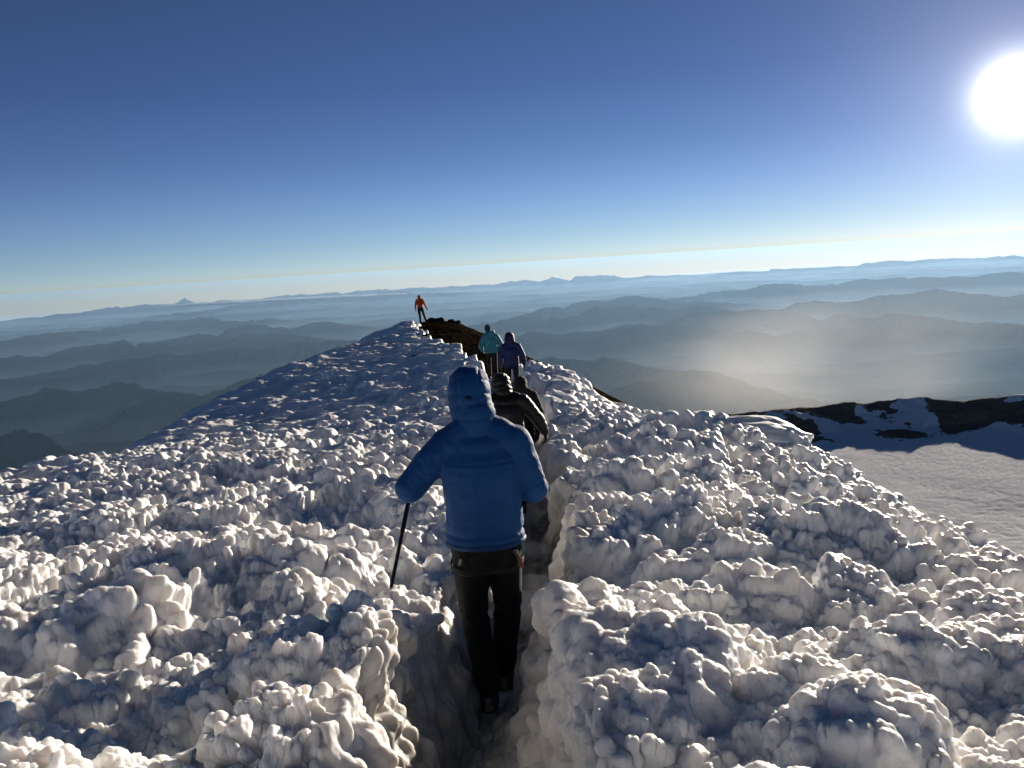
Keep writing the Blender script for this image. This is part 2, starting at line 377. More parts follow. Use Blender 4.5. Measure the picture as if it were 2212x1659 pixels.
# ------------------------------------------------------------------ crater: snowfield floor and dark rim
def build_crater():
    na, nr = int(900 * QUAL), int(700 * QUAL)
    X, Y, Rr = polar_grid(0, 62, na, 30, 330, nr)
    sh = X.shape
    AZ = np.degrees(np.arctan2(X, Y))
    P2 = np.stack([X.reshape(-1), Y.reshape(-1), 0 * X.reshape(-1)], 1)
    n_lo = fbm(P2 * 0.06, 4, 3).reshape(sh); n_hi = fbm(P2 * 0.35, 4, 13).reshape(sh)
    rim = [at(1300, 930, 134), at(1490, 910, 136), at(1600, 895, 138), at(1700, 885, 141), at(1800, 875, 145), at(1900, 869, 148), at(1990, 865, 150), at(2080, 868, 151), at(2150, 863, 151), at(2212, 853, 151)]
    ra = np.array([math.degrees(math.atan2(p[0], p[1])) for p in rim]); rd = np.array([math.hypot(p[0], p[1]) for p in rim]); rz = np.array([p[2] for p in rim])
    rdist = np.interp(AZ, ra, rd); rtop = np.interp(AZ, ra, rz) + np.clip(AZ - ra[-1], 0, 20) * 0.12
    rtop = rtop + 0.5 * n_lo + 0.35 * n_hi
    floorz = -28.8 + 0.25 * n_lo + 0.012 * (Rr - 100) * 0
    back = Rr - rdist
    # inner wall steepens to the crest, a talus apron below it
    inner = rtop + back * 0.26
    apron = floorz + np.clip(18 + back, 0, 99) * 0.04
    zin = np.maximum(apron, np.where(back < 0, inner, rtop - back * 0.5))
    Z = np.where(back < 0, zin, rtop - 0.5 * back - 0.001 * back ** 2)
    wall = sstep(-16, -9, back)
    Z = Z + 0.8 * ridged(P2 * 0.16, 4, 70).reshape(sh) * wall * sstep(0, 2, -back + 1.0) * 0.7
    # snow: floor, apron, and patches on the wall
    patch = fbm(np.stack([P2[:, 0] * 0.10, P2[:, 1] * 0.13, P2[:, 2]], 1) + 9.3, 4, 81, 0.6).reshape(sh)
    m = (-10.0 - back) * 0.20 + 2.2 * patch + 2.4 * fbm(P2 * 0.22, 4, 55).reshape(sh) + 0.4 * n_hi
    m = np.where(AZ > 20, m, m - 0.25)
    f_ = ridged(np.stack([P2[:, 0] * 1.1, P2[:, 1] * 1.6, P2[:, 2]], 1), 3, 91).reshape(sh)
    for (px, py, dd, wa, wb, g_) in ((1930, 905, 146, 1.9, 4.5, 2.6), (1855, 884, 144, 0.6, 2.0, 2.2), (1880, 900, 143, 0.8, 3, 1.8), (2175, 858, 150, 1.0, 1.6, 2.4), (1840, 925, 136, 1.2, 3, 1.6), (2140, 905, 141, 1.0, 3, 1.5), (2010, 930, 138, .7, 3, 1.7)):
        c_ = at(px, py, dd); ca = math.degrees(math.atan2(c_[0], c_[1]))
        m = m + g_ * np.exp(-((AZ - ca) / wa) ** 2 - ((Rr - dd) / wb) ** 2)
    Z = Z + (m > 0) * 0.05 * f_ + (m <= 0) * 0.2 * n_hi
    # the flank under the near ridge runs down to the floor
    near = -28.8 + np.clip(62 - Rr, 0, 99) * 0.55
    Z = np.where(Rr < 75, np.maximum(Z, near), Z)
    o = grid_mesh('crater_rim', np.stack([X, Y, Z], -1), M['crater'], attrs={'snow': m})
    return tag(link(o), kind='structure')
def mat_crater():
    m, nt, b = new_mat('crater_snow_and_rock')
    geo = N(nt, 'ShaderNodeTexCoord').outputs['Object']
    at_ = N(nt, 'ShaderNodeAttribute', attribute_name='snow')
    n1 = noise_tex(nt, 0.9, 6, 0.65, geo)
    ad = N(nt, 'ShaderNodeMath', operation='MULTIPLY_ADD'); ad.inputs[1].default_value = 2.6; ad.inputs[2].default_value = -1.3
    nt.links.new(n1.outputs['Fac'], ad.inputs[0])
    s = N(nt, 'ShaderNodeMath', operation='ADD'); nt.links.new(ad.outputs[0], s.inputs[0]); nt.links.new(at_.outputs['Fac'], s.inputs[1])
    fac = ramp(nt, s.outputs[0], [(0.0, (0, 0, 0)), (0.06, (1, 1, 1))])
    n2 = noise_tex(nt, 2.0, 6, 0.7, geo)
    rc = ramp(nt, n2.outputs['Fac'], [(0.3, (0.11, 0.083, 0.062)), (0.7, (0.25, 0.19, 0.14))])
    c = mix(nt, fac, (0, 0, 0), (0.87, 0.88, 0.90)); nt.links.new(rc, c.node.inputs[6])
    nt.links.new(c, b.inputs['Base Color']); b.inputs['Roughness'].default_value = 0.55
    n3 = noise_tex(nt, 3.5, 6, 0.75, geo)
    nt.links.new(bump(nt, n3.outputs['Fac'], 0.6, 0.12), b.inputs['Normal']); b.inputs['Roughness'].default_value = 0.9; b.inputs['Specular IOR Level'].default_value = 0.0
    return m
M['crater'] = mat_crater()
build_crater()

# ------------------------------------------------------------------ far land: ridge after ridge
FLOOR = -2620.0
def z6(pts): return [(x * .48, 531 + y * .48) for x, y in pts]
def z5(pts): return [(1062 + x * .52, 531 + y * .52) for x, y in pts]
RIDGES = [  # traced crest, distance (m), front-to-back half width
 (z6([(-60,890),(0,880),(100,855),(200,870),(330,940),(450,1010)]), 11500, 1300),
 (z6([(480,800),(560,740),(650,700),(760,655),(900,640),(1000,625),(1150,590),(1250,570),(1400,560)]), 14500, 1600),
 (z6([(-200,730),(0,700),(150,680),(200,655),(300,665),(450,650),(520,635),(590,632),(680,650),(760,665)]), 16500, 1600),
 (z6([(-200,615),(0,600),(100,590),(300,545),(480,525),(640,515),(760,497),(900,490),(1080,475),(1230,455),(1400,440),(1450,430),(1560,425),(1700,410)]), 21500, 2200),
 (z6([(-200,520),(0,505),(180,492),(300,462),(420,440),(560,425),(620,445),(800,445),(900,440),(1100,412),(1250,408)]), 27500, 2200),
 (z6([(600,455),(700,425),(850,405),(980,408),(1060,375),(1100,370),(1250,372),(1400,352)]), 33000, 2200),
 (z6([(-200,450),(0,430),(180,402),(340,388),(500,370),(640,345),(760,335),(900,332),(1050,338)]), 39000, 2400),
 (z6([(900,300),(1050,268),(1200,262),(1330,245),(1450,228),(1600,222),(1800,215),(2000,215)]), 56000, 3000),
 (z6([(370,303),(530,275),(680,265),(780,262),(812,247),(830,236),(848,246),(880,260),(1000,255),(1180,240),(1320,228),(1450,215),(1700,203),(2000,188),(2212,178)]), 78000, 2500),
 (z5([(900,128),(1000,115),(1250,102),(1500,88),(1620,68),(1900,58),(2212,50),(2500,40)]), 82000, 3500),
 (z5([(-100,172),(0,165),(130,148),(210,150),(250,133),(290,140),(330,148),(350,130),(480,125),(560,135),(700,128),(800,130),(950,128),(1100,125),(1250,122),(1400,140)]), 66000, 3000),
 (z5([(760,225),(900,200),(1040,182),(1160,172),(1300,165),(1450,160),(1650,140),(1900,128),(2212,110),(2500,105)]), 41000, 3000),
 (z5([(300,262),(350,245),(470,232),(590,215),(680,232),(800,228),(900,240)]), 36000, 2000),
 (z5([(0,318),(130,300),(200,292),(300,300),(430,262),(620,262),(800,262)]), 29500, 2000),
 (z5([(950,285),(1010,275),(1150,262),(1280,240),(1450,242),(1530,235),(1660,205),(1880,195),(2212,205),(2500,215)]), 27500, 2400),
 (z5([(400,360),(480,345),(560,330),(700,320),(850,285),(1090,282),(1300,292),(1450,300)]), 24500, 2000),
 (z5([(60,380),(120,375),(250,360),(480,352),(820,342),(950,350),(1100,380)]), 20500, 2000),
 (z5([(1400,330),(1550,300),(1650,285),(1850,290),(2000,315),(2212,330),(2500,360)]), 20000, 2000),
 (z5([(150,500),(260,485),(350,480),(420,490),(470,485),(540,492),(640,500),(740,498),(790,520)]), 14500, 1400),
 (z5([(640,560),(800,540),(900,525),(980,540),(1050,560),(1100,578),(1200,600),(1400,640)]), 12500, 1300),
]
def build_land():
    fine = np.linspace(-41, 41, int(1300 * QUAL)); coarse = np.linspace(43, 317, 60)
    az = np.radians(np.concatenate([fine, coarse]))
    r = 70 * (95500 / 70.) ** np.concatenate([np.linspace(0, 0.62, 40, endpoint=False), np.linspace(0.62, 1, int(900 * QUAL))])
    Rr, A = np.meshgrid(r, az, indexing='ij'); sh = Rr.shape
    X = Rr * np.sin(A); Y = Rr * np.cos(A)
    P2 = np.stack([X.reshape(-1), Y.reshape(-1), 0 * X.reshape(-1)], 1)
    a_deg = np.degrees(A); a_deg = np.where(a_deg > 180, a_deg - 360, a_deg)
    # hills everywhere, drawn out across the view
    hill = ridged(np.stack([P2[:, 0] / 6000, P2[:, 1] / 3000, P2[:, 2]], 1) + 3.3, 6, 101, 0.55).reshape(sh)
    z = FLOOR + np.clip(hill + 0.1, 0, 2) * 250 * sstep(5000, 12000, Rr) * (1 - 0.3 * sstep(60000, 90000, Rr))
    rough = ridged(P2 / 1500.0, 5, 111, 0.55).reshape(sh)
    jag_all = 0.8 * fbm(P2 / 1500.0, 6, 77, 0.68).reshape(sh)
    for k, (pts, D, w) in enumerate(RIDGES):
        d = [ray(*p) for p in pts]
        pa = np.array([math.degrees(math.atan2(v[0], v[1])) for v in d]); tz = np.array([v[2] / math.hypot(v[0], v[1]) for v in d])
        tm = abs(np.median(tz)); rel = 2050.0 if D < 60000 else 2350.0
        ta = np.clip(-np.interp(a_deg, pa, tz), 0.018, 0.5)
        D0 = np.minimum(rel / np.sqrt(ta * tm), 90000.0)
        w = 0.07 * D0 + 300
        wander = D0 * (1 + 0.035 * vnoise(np.stack([a_deg.reshape(-1) * 0.35 + k * 7.7, 0 * P2[:, 0] + k, P2[:, 2]], 1), k).reshape(sh))
        jag = jag_all
        crest = np.interp(a_deg, pa, tz) * wander + jag * (230 + D0 * 0.003)
        ends = sstep(pa[0] - 7, pa[0], a_deg) * (1 - sstep(pa[-1], pa[-1] + 7, a_deg))
        hgt = (crest - FLOOR) * ends
        s = (Rr - wander) / w
        prof = np.exp(-np.abs(s) ** 1.1) 
        zz = FLOOR + hgt * prof + (rough - 0.3) * 0.22 * hgt * np.clip(np.abs(s) * 2.5, 0, 1) * prof
        z = np.maximum(z, zz)
    z = z + 70 * rough * sstep(8000, 15000, Rr)
    # mountain flank from the summit down
    flank = -45 - (Rr - 70) * 0.62
    flank = flank + 0.12 * Rr * np.clip(rough, -1, 1) * sstep(200, 900, Rr) * 0.5
    z = np.maximum(z, flank)
    o = grid_mesh('hills', np.stack([X, Y, z], -1), M['land'], closed_u=True)
    return tag(link(o), kind='structure')
def mat_land():
    m, nt, b = new_mat('forested_land')
    geo = N(nt, 'ShaderNodeTexCoord').outputs['Object']
    n1 = noise_tex(nt, 0.0006, 8, 0.65, geo)
    c = ramp(nt, n1.outputs['Fac'], [(0.3, (0.003, 0.005, 0.007)), (0.6, (0.007, 0.009, 0.010)), (0.8, (0.016, 0.017, 0.016))])
    nt.links.new(c, b.inputs['Base Color']); b.inputs['Roughness'].default_value = 0.95
    b.inputs['Specular IOR Level'].default_value = 0.0
    return m
M['land'] = mat_land()
build_land()
print('land', time.time() - T0)

# ------------------------------------------------------------------ people
def tube(bm_v, bm_f, pts, ra, rb, side=(1, 0, 0), n=18, cap=4):
    """closed rounded tube along pts; ra = half width along side, rb = half depth"""
    pts = np.array(pts, float); ra = np.array(ra, float) * np.ones(len(pts)); rb = np.array(rb, float) * np.ones(len(pts))
    side = np.array(side, float)
    # resample smoothly
    seg = np.concatenate([[0], np.cumsum(np.linalg.norm(np.diff(pts, axis=0), axis=1))])
    m = max(3, int(seg[-1] / (0.5 * min(ra.min(), rb.min()) + 0.004)) + 2); m = min(m, 60)
    t = np.linspace(0, seg[-1], m)
    c = np.stack([np.interp(t, seg, pts[:, k]) for k in range(3)], 1); A = np.interp(t, seg, ra); B = np.interp(t, seg, rb)
    for _ in range(2):
        c[1:-1] = (c[:-2] + 2 * c[1:-1] + c[2:]) / 4
    tan = np.gradient(c, axis=0); tan /= np.linalg.norm(tan, axis=1, keepdims=True)
    rings = []
    def add_ring(cc, tt, a, b):
        u = side - tt * side.dot(tt)
        if np.linalg.norm(u) < 0.15: u = np.cross(tt, [0, 1, 0.01])
        u /= np.linalg.norm(u); v = np.cross(tt, u)
        ang = np.linspace(0, 2 * np.pi, n, endpoint=False)
        rings.append(cc + np.outer(np.cos(ang) * a, u) + np.outer(np.sin(ang) * b, v))
    r0 = min(A[0], B[0]); r1 = min(A[-1], B[-1])
    for k in range(cap, 0, -1):
        th = k / cap * math.pi / 2 * 0.97; add_ring(c[0] - tan[0] * r0 * math.sin(th), tan[0], A[0] * math.cos(th), B[0] * math.cos(th))
    for k in range(m): add_ring(c[k], tan[k], A[k], B[k])
    for k in range(1, cap + 1):
        th = k / cap * math.pi / 2 * 0.97; add_ring(c[-1] + tan[-1] * r1 * math.sin(th), tan[-1], A[-1] * math.cos(th), B[-1] * math.cos(th))
    base = len(bm_v)
    for r in rings: bm_v.extend(map(tuple, r))
    for k in range(len(rings) - 1):
        for j in range(n):
            a = base + k * n + j; b = base + k * n + (j + 1) % n
            bm_f.append((a, b, b + n, a + n))
    bm_f.append(tuple(base + j for j in range(n))[::-1]); e = base + (len(rings) - 1) * n
    bm_f.append(tuple(e + j for j in range(n)))
def blob(bm_v, bm_f, c, r, n=18):
    c = np.array(c, float); base = len(bm_v); m = 12
    for i in range(1, m):
        th = math.pi * i / m
        for j in range(n):
            ph = 2 * math.pi * j / n
            bm_v.append((c[0] + r[0] * math.sin(th) * math.cos(ph), c[1] + r[1] * math.sin(th) * math.sin(ph), c[2] + r[2] * math.cos(th)))
    for i in range(m - 2):
        for j in range(n):
            a = base + i * n + j; b = base + i * n + (j + 1) % n
            bm_f.append((a, a + n, b + n, b))
    bm_f.append(tuple(base + j for j in range(n))); e = base + (m - 2) * n; bm_f.append(tuple(e + j for j in range(n))[::-1])
class Shape:
    def __init__(s): s.v = []; s.f = []
    def tube(s, *a, **k): tube(s.v, s.f, *a, **k); return s
    def blob(s, *a, **k): blob(s.v, s.f, *a, **k); return s
    def raw(s, name):
        me = bpy.data.meshes.new(name); me.from_pydata(s.v, [], s.f); me.update(); return me
    def fused(s, name, voxel, smooth=4, fac=0.5):
        me = s.raw(name); ob = bpy.data.objects.new(name + '_tmp', me); COL.objects.link(ob)
        r = ob.modifiers.new('r', 'REMESH'); r.mode = 'VOXEL'; r.voxel_size = voxel
        if smooth:
            q = ob.modifiers.new('s', 'SMOOTH'); q.factor = fac; q.iterations = smooth
        dg = bpy.context.evaluated_depsgraph_get(); dg.update()
        out = bpy.data.meshes.new_from_object(ob.evaluated_get(dg)); out.name = name
        bpy.data.objects.remove(ob); bpy.data.meshes.remove(me)
        out.polygons.foreach_set('use_smooth', np.ones(len(out.polygons), bool))
        return out
def get_v(me):
    a = np.empty(len(me.vertices) * 3, np.float32); me.vertices.foreach_get('co', a); return a.reshape(-1, 3)
def get_n(me):
    a = np.empty(len(me.vertices) * 3, np.float32); me.vertices.foreach_get('normal', a); return a.reshape(-1, 3)
def set_v(me, v): me.vertices.foreach_set('co', v.reshape(-1).astype(np.float32)); me.update()
def cut(me, fn):
    """drop the faces whose centre satisfies fn"""
    import bmesh
    b = bmesh.new(); b.from_mesh(me)
    bmesh.ops.delete(b, geom=[f for f in b.faces if fn(f.calc_center_median())], context='FACES')
    b.to_mesh(me); b.free(); me.update()
def put(name, me, mat, parent, solid=0):
    me.materials.clear(); me.materials.append(mat)
    o = bpy.data.objects.new(name, me); link(o, parent)
    if solid:
        m = o.modifiers.new('solid', 'SOLIDIFY'); m.thickness = solid; m.offset = 0.0
    return o

def mat_cloth(name, col, rough=0.75, sheen=0.04, weave=900, bstr=0.25, wr=0.35):
    m, nt, b = new_mat(name)
    geo = N(nt, 'ShaderNodeTexCoord').outputs['Object']
    n1 = noise_tex(nt, 7, 4, 0.6, geo)
    c = mix(nt, n1.outputs['Fac'], tuple(x * 0.8 for x in col), tuple(min(1, x * 1.2) for x in col))
    nt.links.new(c, b.inputs['Base Color']); b.inputs['Roughness'].default_value = rough
    b.inputs['Specular IOR Level'].default_value = 0.3; b.inputs['Sheen Weight'].default_value = sheen; b.inputs['Sheen Roughness'].default_value = 0.4
    n2 = noise_tex(nt, 22, 5, 0.6, geo); n2.inputs['Distortion'].default_value = 1.6
    b1 = bump(nt, n2.outputs['Fac'], wr, 0.018)
    n3 = noise_tex(nt, weave, 2, 0.5, geo)
    nt.links.new(bump(nt, n3.outputs['Fac'], bstr, 0.001, b1), b.inputs['Normal'])
    return m
def mat_plain(name, col, rough=0.5, metal=0.0):
    m, nt, b = new_mat(name)
    geo = N(nt, 'ShaderNodeTexCoord').outputs['Object']
    n1 = noise_tex(nt, 40, 3, 0.6, geo)
    c = mix(nt, n1.outputs['Fac'], tuple(x * 0.85 for x in col), tuple(min(1, x * 1.15) for x in col))
    nt.links.new(c, b.inputs['Base Color']); b.inputs['Roughness'].default_value = rough; b.inputs['Metallic'].default_value = metal
    return m
M['skin'] = mat_plain('skin', (0.45, 0.27, 0.19), 0.55)
M['blue'] = mat_cloth('blue_shell', (0.004, 0.060, 0.20), 0.7, 0.03)
M['blue_hem'] = mat_cloth('blue_hem', (0.002, 0.038, 0.13), 0.6)
M['black'] = mat_cloth('black_cloth', (0.0045, 0.005, 0.006), 0.8)
M['olive'] = mat_cloth('dark_olive_nylon', (0.008, 0.007, 0.005), 0.45)
M['darkgrey'] = mat_cloth('charcoal_cloth', (0.016, 0.016, 0.02), 0.7)
M['navy'] = mat_cloth('navy_cloth', (0.006, 0.014, 0.085), 0.6)
M['navy_dark'] = mat_cloth('navy_hood_cloth', (0.008, 0.010, 0.045), 0.6)
M['turq'] = mat_cloth('turquoise_nylon', (0.045, 0.21, 0.27), 0.55)
M['beanie'] = mat_cloth('dark_teal_knit', (0.010, 0.035, 0.055), 0.9)
M['orange'] = mat_cloth('orange_shell', (0.60, 0.085, 0.014), 0.6)
M['brown_cloth'] = mat_cloth('dark_brown_cloth', (0.010, 0.008, 0.007), 0.8)
M['boot'] = mat_plain('boot_leather', (0.012, 0.012, 0.012), 0.6)
M['sole'] = mat_plain('boot_sole', (0.035, 0.028, 0.018), 0.8)
M['steel'] = mat_plain('worn_steel', (0.30, 0.28, 0.25), 0.4, 0.9)
M['polemat'] = mat_plain('dark_pole_metal', (0.02, 0.02, 0.022), 0.35, 0.6)
M['strap'] = mat_cloth('dark_webbing', (0.02, 0.02, 0.02), 0.8)
M['red'] = mat_plain('red_anodised', (0.45, 0.03, 0.02), 0.35, 0.3)
M['green'] = mat_plain('green_anodised', (0.02, 0.16, 0.09), 0.35, 0.3)

def lerp(a, b, t): return tuple(np.array(a) * (1 - t) + np.array(b) * t)
def hand_shape(s, wrist, direction, palm_n, size=1.0, curl=0.5, fat=1.0, mirror=1):
    """palm, four fingers of unequal length, thumb from the side of the palm"""
    d = np.array(direction, float); d /= np.linalg.norm(d)
    nrm = np.array(palm_n, float); nrm -= d * nrm.dot(d); nrm /= np.linalg.norm(nrm)   # towards which the fingers curl
    sd_ = np.cross(d, nrm) * mirror
    w = np.array(wrist, float)
    s.tube([w - d * 0.03 * size, w + d * 0.03 * size, w + d * 0.085 * size], [0.030 * fat * size, 0.040 * fat * size, 0.042 * fat * size], [0.024 * fat * size, 0.018 * fat * size, 0.016 * fat * size], side=sd_)
    for i, (off, L) in enumerate([(-0.031, 0.070), (-0.010, 0.080), (0.011, 0.075), (0.031, 0.058)]):
        p = w + d * 0.088 * size + sd_ * off * size; pts = [p - d * 0.02 * size, p]; a = 0.25 * curl
        for k, l in enumerate((0.45, 0.32, 0.23)):
            a += curl * (0.75 if k else 0.5) + 0.04 * i
            p = p + (d * math.cos(a) + nrm * math.sin(a)) * L * l * size; pts.append(p)
        s.tube(pts, [0.0105 * fat * size, 0.0105 * fat * size, 0.010 * fat * size, 0.009 * fat * size, 0.008 * fat * size], [0.010 * fat * size] * 2 + [0.0095 * fat * size, 0.009 * fat * size, 0.0075 * fat * size], n=10, side=sd_)
    p = w + d * 0.025 * size - sd_ * 0.032 * size
    s.tube([p, p - sd_ * 0.022 * size + d * 0.025 * size + nrm * 0.012 * size, p - sd_ * 0.026 * size + d * 0.055 * size + nrm * 0.03 * size], [0.014 * fat * size, 0.012 * fat * size, 0.010 * fat * size], 0.011 * fat * size, n=10)

def make_person(loc, yaw, label, J, scale=1.0, jacket='blue', trousers='black', head_gear='hood', gear_mat=None, fine=0.010,
                baffle=0.0, puff=1.0, hood_size=1.0, gloves=('black', 'black'), extras=None, group='climbers walking in line along the ridge trail', baffle_pitch=0.075):
    root = bpy.data.objects.new('person', None); COL.objects.link(root)
    root.location = loc; root.rotation_euler = (0, 0, yaw); root.scale = (scale,) * 3
    root.empty_display_size = 0.3
    tag(root, label, 'person', group)
    hipL, hipR, kL, kR, aL, aR = (np.array(J[k], float) for k in ('hipL', 'hipR', 'kneeL', 'kneeR', 'ankL', 'ankR'))
    shL, shR, eL, eR, wL, wR = (np.array(J[k], float) for k in ('shL', 'shR', 'elL', 'elR', 'wrL', 'wrR'))
    head = np.array(J['head'], float); neck = np.array(J['neck'], float); waist = (hipL + hipR) / 2 + np.array([0, 0, 0.17])
    chest = (shL + shR) / 2 + np.array([0, 0.0, -0.10]); tw = (hipL + hipR) / 2
    facing = np.array(J.get('look', (0, 1, 0)), float); facing /= np.linalg.norm(facing); fside = np.cross(facing, [0, 0, 1.0])
    # --- body: one continuous skin
    b = Shape()
    b.tube([tw, waist, chest, chest + (0, 0, 0.06)], [0.145, 0.13, 0.155, 0.14], [0.10, 0.09, 0.105, 0.08])
    b.tube([shL + (0.03, 0, 0), (shL + shR) / 2 + (0, 0, 0.02), shR - (0.03, 0, 0)], [0.055] * 3, [0.06] * 3, side=(0, 1, 0))
    b.tube([chest + (0, 0, 0.08), neck, head - (0, 0, 0.04)], 0.055, 0.055)
    for h_, k_, a_ in ((hipL, kL, aL), (hipR, kR, aR)):
        b.tube([h_, lerp(h_, k_, .5), k_], [0.085, 0.075, 0.055], [0.085, 0.075, 0.055])
        b.tube([k_, lerp(k_, a_, .35), a_], [0.052, 0.055, 0.036], [0.052, 0.055, 0.036])
        b.tube([a_ + (0, -0.03, -0.04), a_ + (0, 0.08, -0.05), a_ + (0, 0.15, -0.065)], [0.032, 0.038, 0.034], [0.035, 0.03, 0.018])
    for s_, e_, w_ in ((shL, eL, wL), (shR, eR, wR)):
        b.tube([s_, lerp(s_, e_, .5), e_], [0.052, 0.045, 0.038], [0.052, 0.045, 0.038])
        b.tube([e_, lerp(e_, w_, .4), w_], [0.038, 0.036, 0.026], [0.038, 0.034, 0.022])
    # head with jaw, nose, brow, ears
    hc = head
    b.blob(hc + (0, 0, 0.02), (0.075, 0.093, 0.105)); b.blob(hc + facing * 0.035 - (0, 0, 0.06), (0.052, 0.052, 0.06))
    b.tube([hc + facing * 0.083 + (0, 0, 0.02), hc + facing * 0.105 - (0, 0, 0.022)], [0.010, 0.015], [0.010, 0.014], side=fside, n=10)
    b.tube([hc + facing * 0.084 - fside * 0.035 + (0, 0, 0.038), hc + facing * 0.09 + (0, 0, 0.036), hc + facing * 0.084 + fside * 0.035 + (0, 0, 0.038)], 0.010, 0.010, n=10)
    b.tube([hc + facing * 0.078 - fside * 0.02 - (0, 0, 0.055), hc + facing * 0.084 + fside * 0.02 - (0, 0, 0.055)], 0.008, 0.007, n=10)
    for s in (-1, 1): b.blob(hc + fside * 0.078 * s, (0.014, 0.022, 0.032), n=10)
    dL = (wL - eL) / np.linalg.norm(wL - eL); dR = (wR - eR) / np.linalg.norm(wR - eR)
    hdL = np.array(J.get('handL', dL), float); hdR = np.array(J.get('handR', dR), float)
    pnL = np.array(J.get('palmL', (1, 0.3, 0)), float); pnR = np.array(J.get('palmR', (-1, 0.3, 0)), float)
    cL, cR = J.get('curl', (0.45, 0.45))
    hand_shape(b, wL, hdL, pnL, curl=cL, mirror=1); hand_shape(b, wR, hdR, pnR, curl=cR, mirror=-1)
    put('body', b.fused('body', min(0.008, fine), 2), M['skin'], root)
    # eyes
    for s in (-1, 1):
        ey = Shape().blob(hc + facing * 0.080 + fside * 0.031 * s + (0, 0, 0.018), (0.011, 0.011, 0.011), n=10)
        me = ey.raw('eye'); put('eye', me, M['steel'] if False else M['black'], root)
    # --- trousers
    t = Shape()
    t.tube([tw - (0, 0, 0.02), tw + (0, 0, 0.10)], [0.165, 0.16], [0.125, 0.115])
    for h_, k_, a_ in ((hipL, kL, aL), (hipR, kR, aR)):
        t.tube([h_ + (0, 0, 0.02), lerp(h_, k_, .5), k_, lerp(k_, a_, .4), a_ + (0, 0, 0.02)], [0.100, 0.088, 0.072, 0.070, 0.064], [0.105, 0.092, 0.076, 0.076, 0.070])
    me = t.fused('trousers', fine, 4); v = get_v(me); n = get_n(me)
    kz = np.exp(-((v[:, 2] - 0.48) / 0.12) ** 2) + np.exp(-((v[:, 2] - 0.16) / 0.08) ** 2) * 1.3 + 0.3
    v = v + n * (kz * 0.007 * ridged(v * [6, 6, 17.], 3, 7))[:, None]; set_v(me, v)
    put('trousers', me, M[trousers], root)
    # --- boots
    for a_, toe in ((aL, J.get('toeL', (0, 1, 0))), (aR, J.get('toeR', (0, 1, 0)))):
        d = np.array(toe, float); d /= np.linalg.norm(d); sdv = np.cross(d, [0, 0, 1.0])
        if np.linalg.norm(sdv) < .1: sdv = np.array([1., 0, 0])
        upv = np.cross(sdv, d)
        s = Shape(); foot = a_ - upv * 0.055
        s.tube([a_ + (0, 0, 0.05), a_, foot], [0.050, 0.052, 0.052], [0.052, 0.056, 0.06])
        s.tube([foot - d * 0.055, foot + d * 0.06, foot + d * 0.165], [0.044, 0.052, 0.046], [0.042, 0.045, 0.032], side=sdv)
        bo = put('boot', s.fused('boot', min(fine, 0.010), 3), M['boot'], root)
        q = Shape(); sf = foot - upv * 0.040
        q.tube([sf - d * 0.07, sf + d * 0.05, sf + d * 0.18], [0.044, 0.050, 0.044], [0.017, 0.015, 0.015], side=sdv)
        put('sole', q.fused('sole', 0.008, 1), M['sole'], bo)
        if extras and 'crampon' in extras:
            c = Shape(); cf = sf - upv * 0.018
            for k in (-0.05, 0.13):
                c.tube([cf + d * k - sdv * 0.045, cf + d * k + sdv * 0.045], 0.006, 0.003, side=(0, 0, 1), n=8)
            c.tube([cf - d * 0.05, cf + d * 0.13], 0.010, 0.002, side=sdv, n=8)
            for k in (-0.055, -0.02, 0.05, 0.12, 0.15):
                for s_ in (-1, 1):
                    c.tube([cf + d * k + sdv * 0.038 * s_, cf + d * k + sdv * 0.042 * s_ - upv * 0.028], [0.007, 0.0015], [0.002, 0.0012], side=d, n=6)
            c.tube([foot - d * 0.10 - upv * 0.03, foot - d * 0.105 + upv * 0.03], [0.022, 0.016], [0.004, 0.004], side=sdv, n=8)
            put('crampon', c.raw('crampon'), M['steel'], bo)
    # --- jacket
    j = Shape(); P_ = puff
    hem = tw + np.array([0, 0, J.get('hem', 0.0)])
    j.tube([hem, hem + (0, 0, 0.12), waist + (0, 0, 0.06), chest + (0, -0.01, 0.0), chest + (0, -0.01, 0.07)],
           [0.190 * P_, 0.188 * P_, 0.182 * P_, 0.200 * P_, 0.165 * P_], [0.145 * P_, 0.145 * P_, 0.14 * P_, 0.145 * P_, 0.11 * P_])
    j.tube([shL + (0.02, 0, 0), (shL + shR) / 2 + (0, 0, 0.03), shR - (0.02, 0, 0)], [0.085 * P_] * 3, [0.075 * P_, 0.07 * P_, 0.075 * P_], side=(0, 1, 0))
    j.tube([chest + (0, 0, 0.06), neck + (0, 0, 0.03)], [0.12, 0.092], [0.105, 0.092])
    for s_, e_, w_ in ((shL, eL, wL), (shR, eR, wR)):
        j.tube([neck + (0, -0.005, 0.0), lerp(neck, s_, .5) + np.array([0, -0.01, 0.012]), s_], [0.085 * P_, 0.078 * P_, 0.07 * P_], [0.085 * P_, 0.075 * P_, 0.07 * P_], side=(0, 1, 0))
        j.tube([s_, lerp(s_, e_, .5), e_], [0.080 * P_, 0.077 * P_, 0.066 * P_], [0.080 * P_, 0.077 * P_, 0.066 * P_])
        j.tube([e_, lerp(e_, w_, .5), lerp(e_, w_, .93)], [0.070 * P_, 0.062 * P_, 0.046 * P_], [0.070 * P_, 0.062 * P_, 0.046 * P_])
    me = j.fused('jacket', fine, 4); v = get_v(me); n = get_n(me)
    # flatten the underside into a hem
    hz = hem[2] - 0.015
    v[:, 2] = np.where((v[:, 2] < hz) & (np.abs(v[:, 0] - hem[0]) < 0.21 * P_) & (np.linalg.norm(v[:, :2] - hem[:2], axis=1) < 0.23 * P_), hz + (v[:, 2] - hz) * 0.12, v[:, 2])
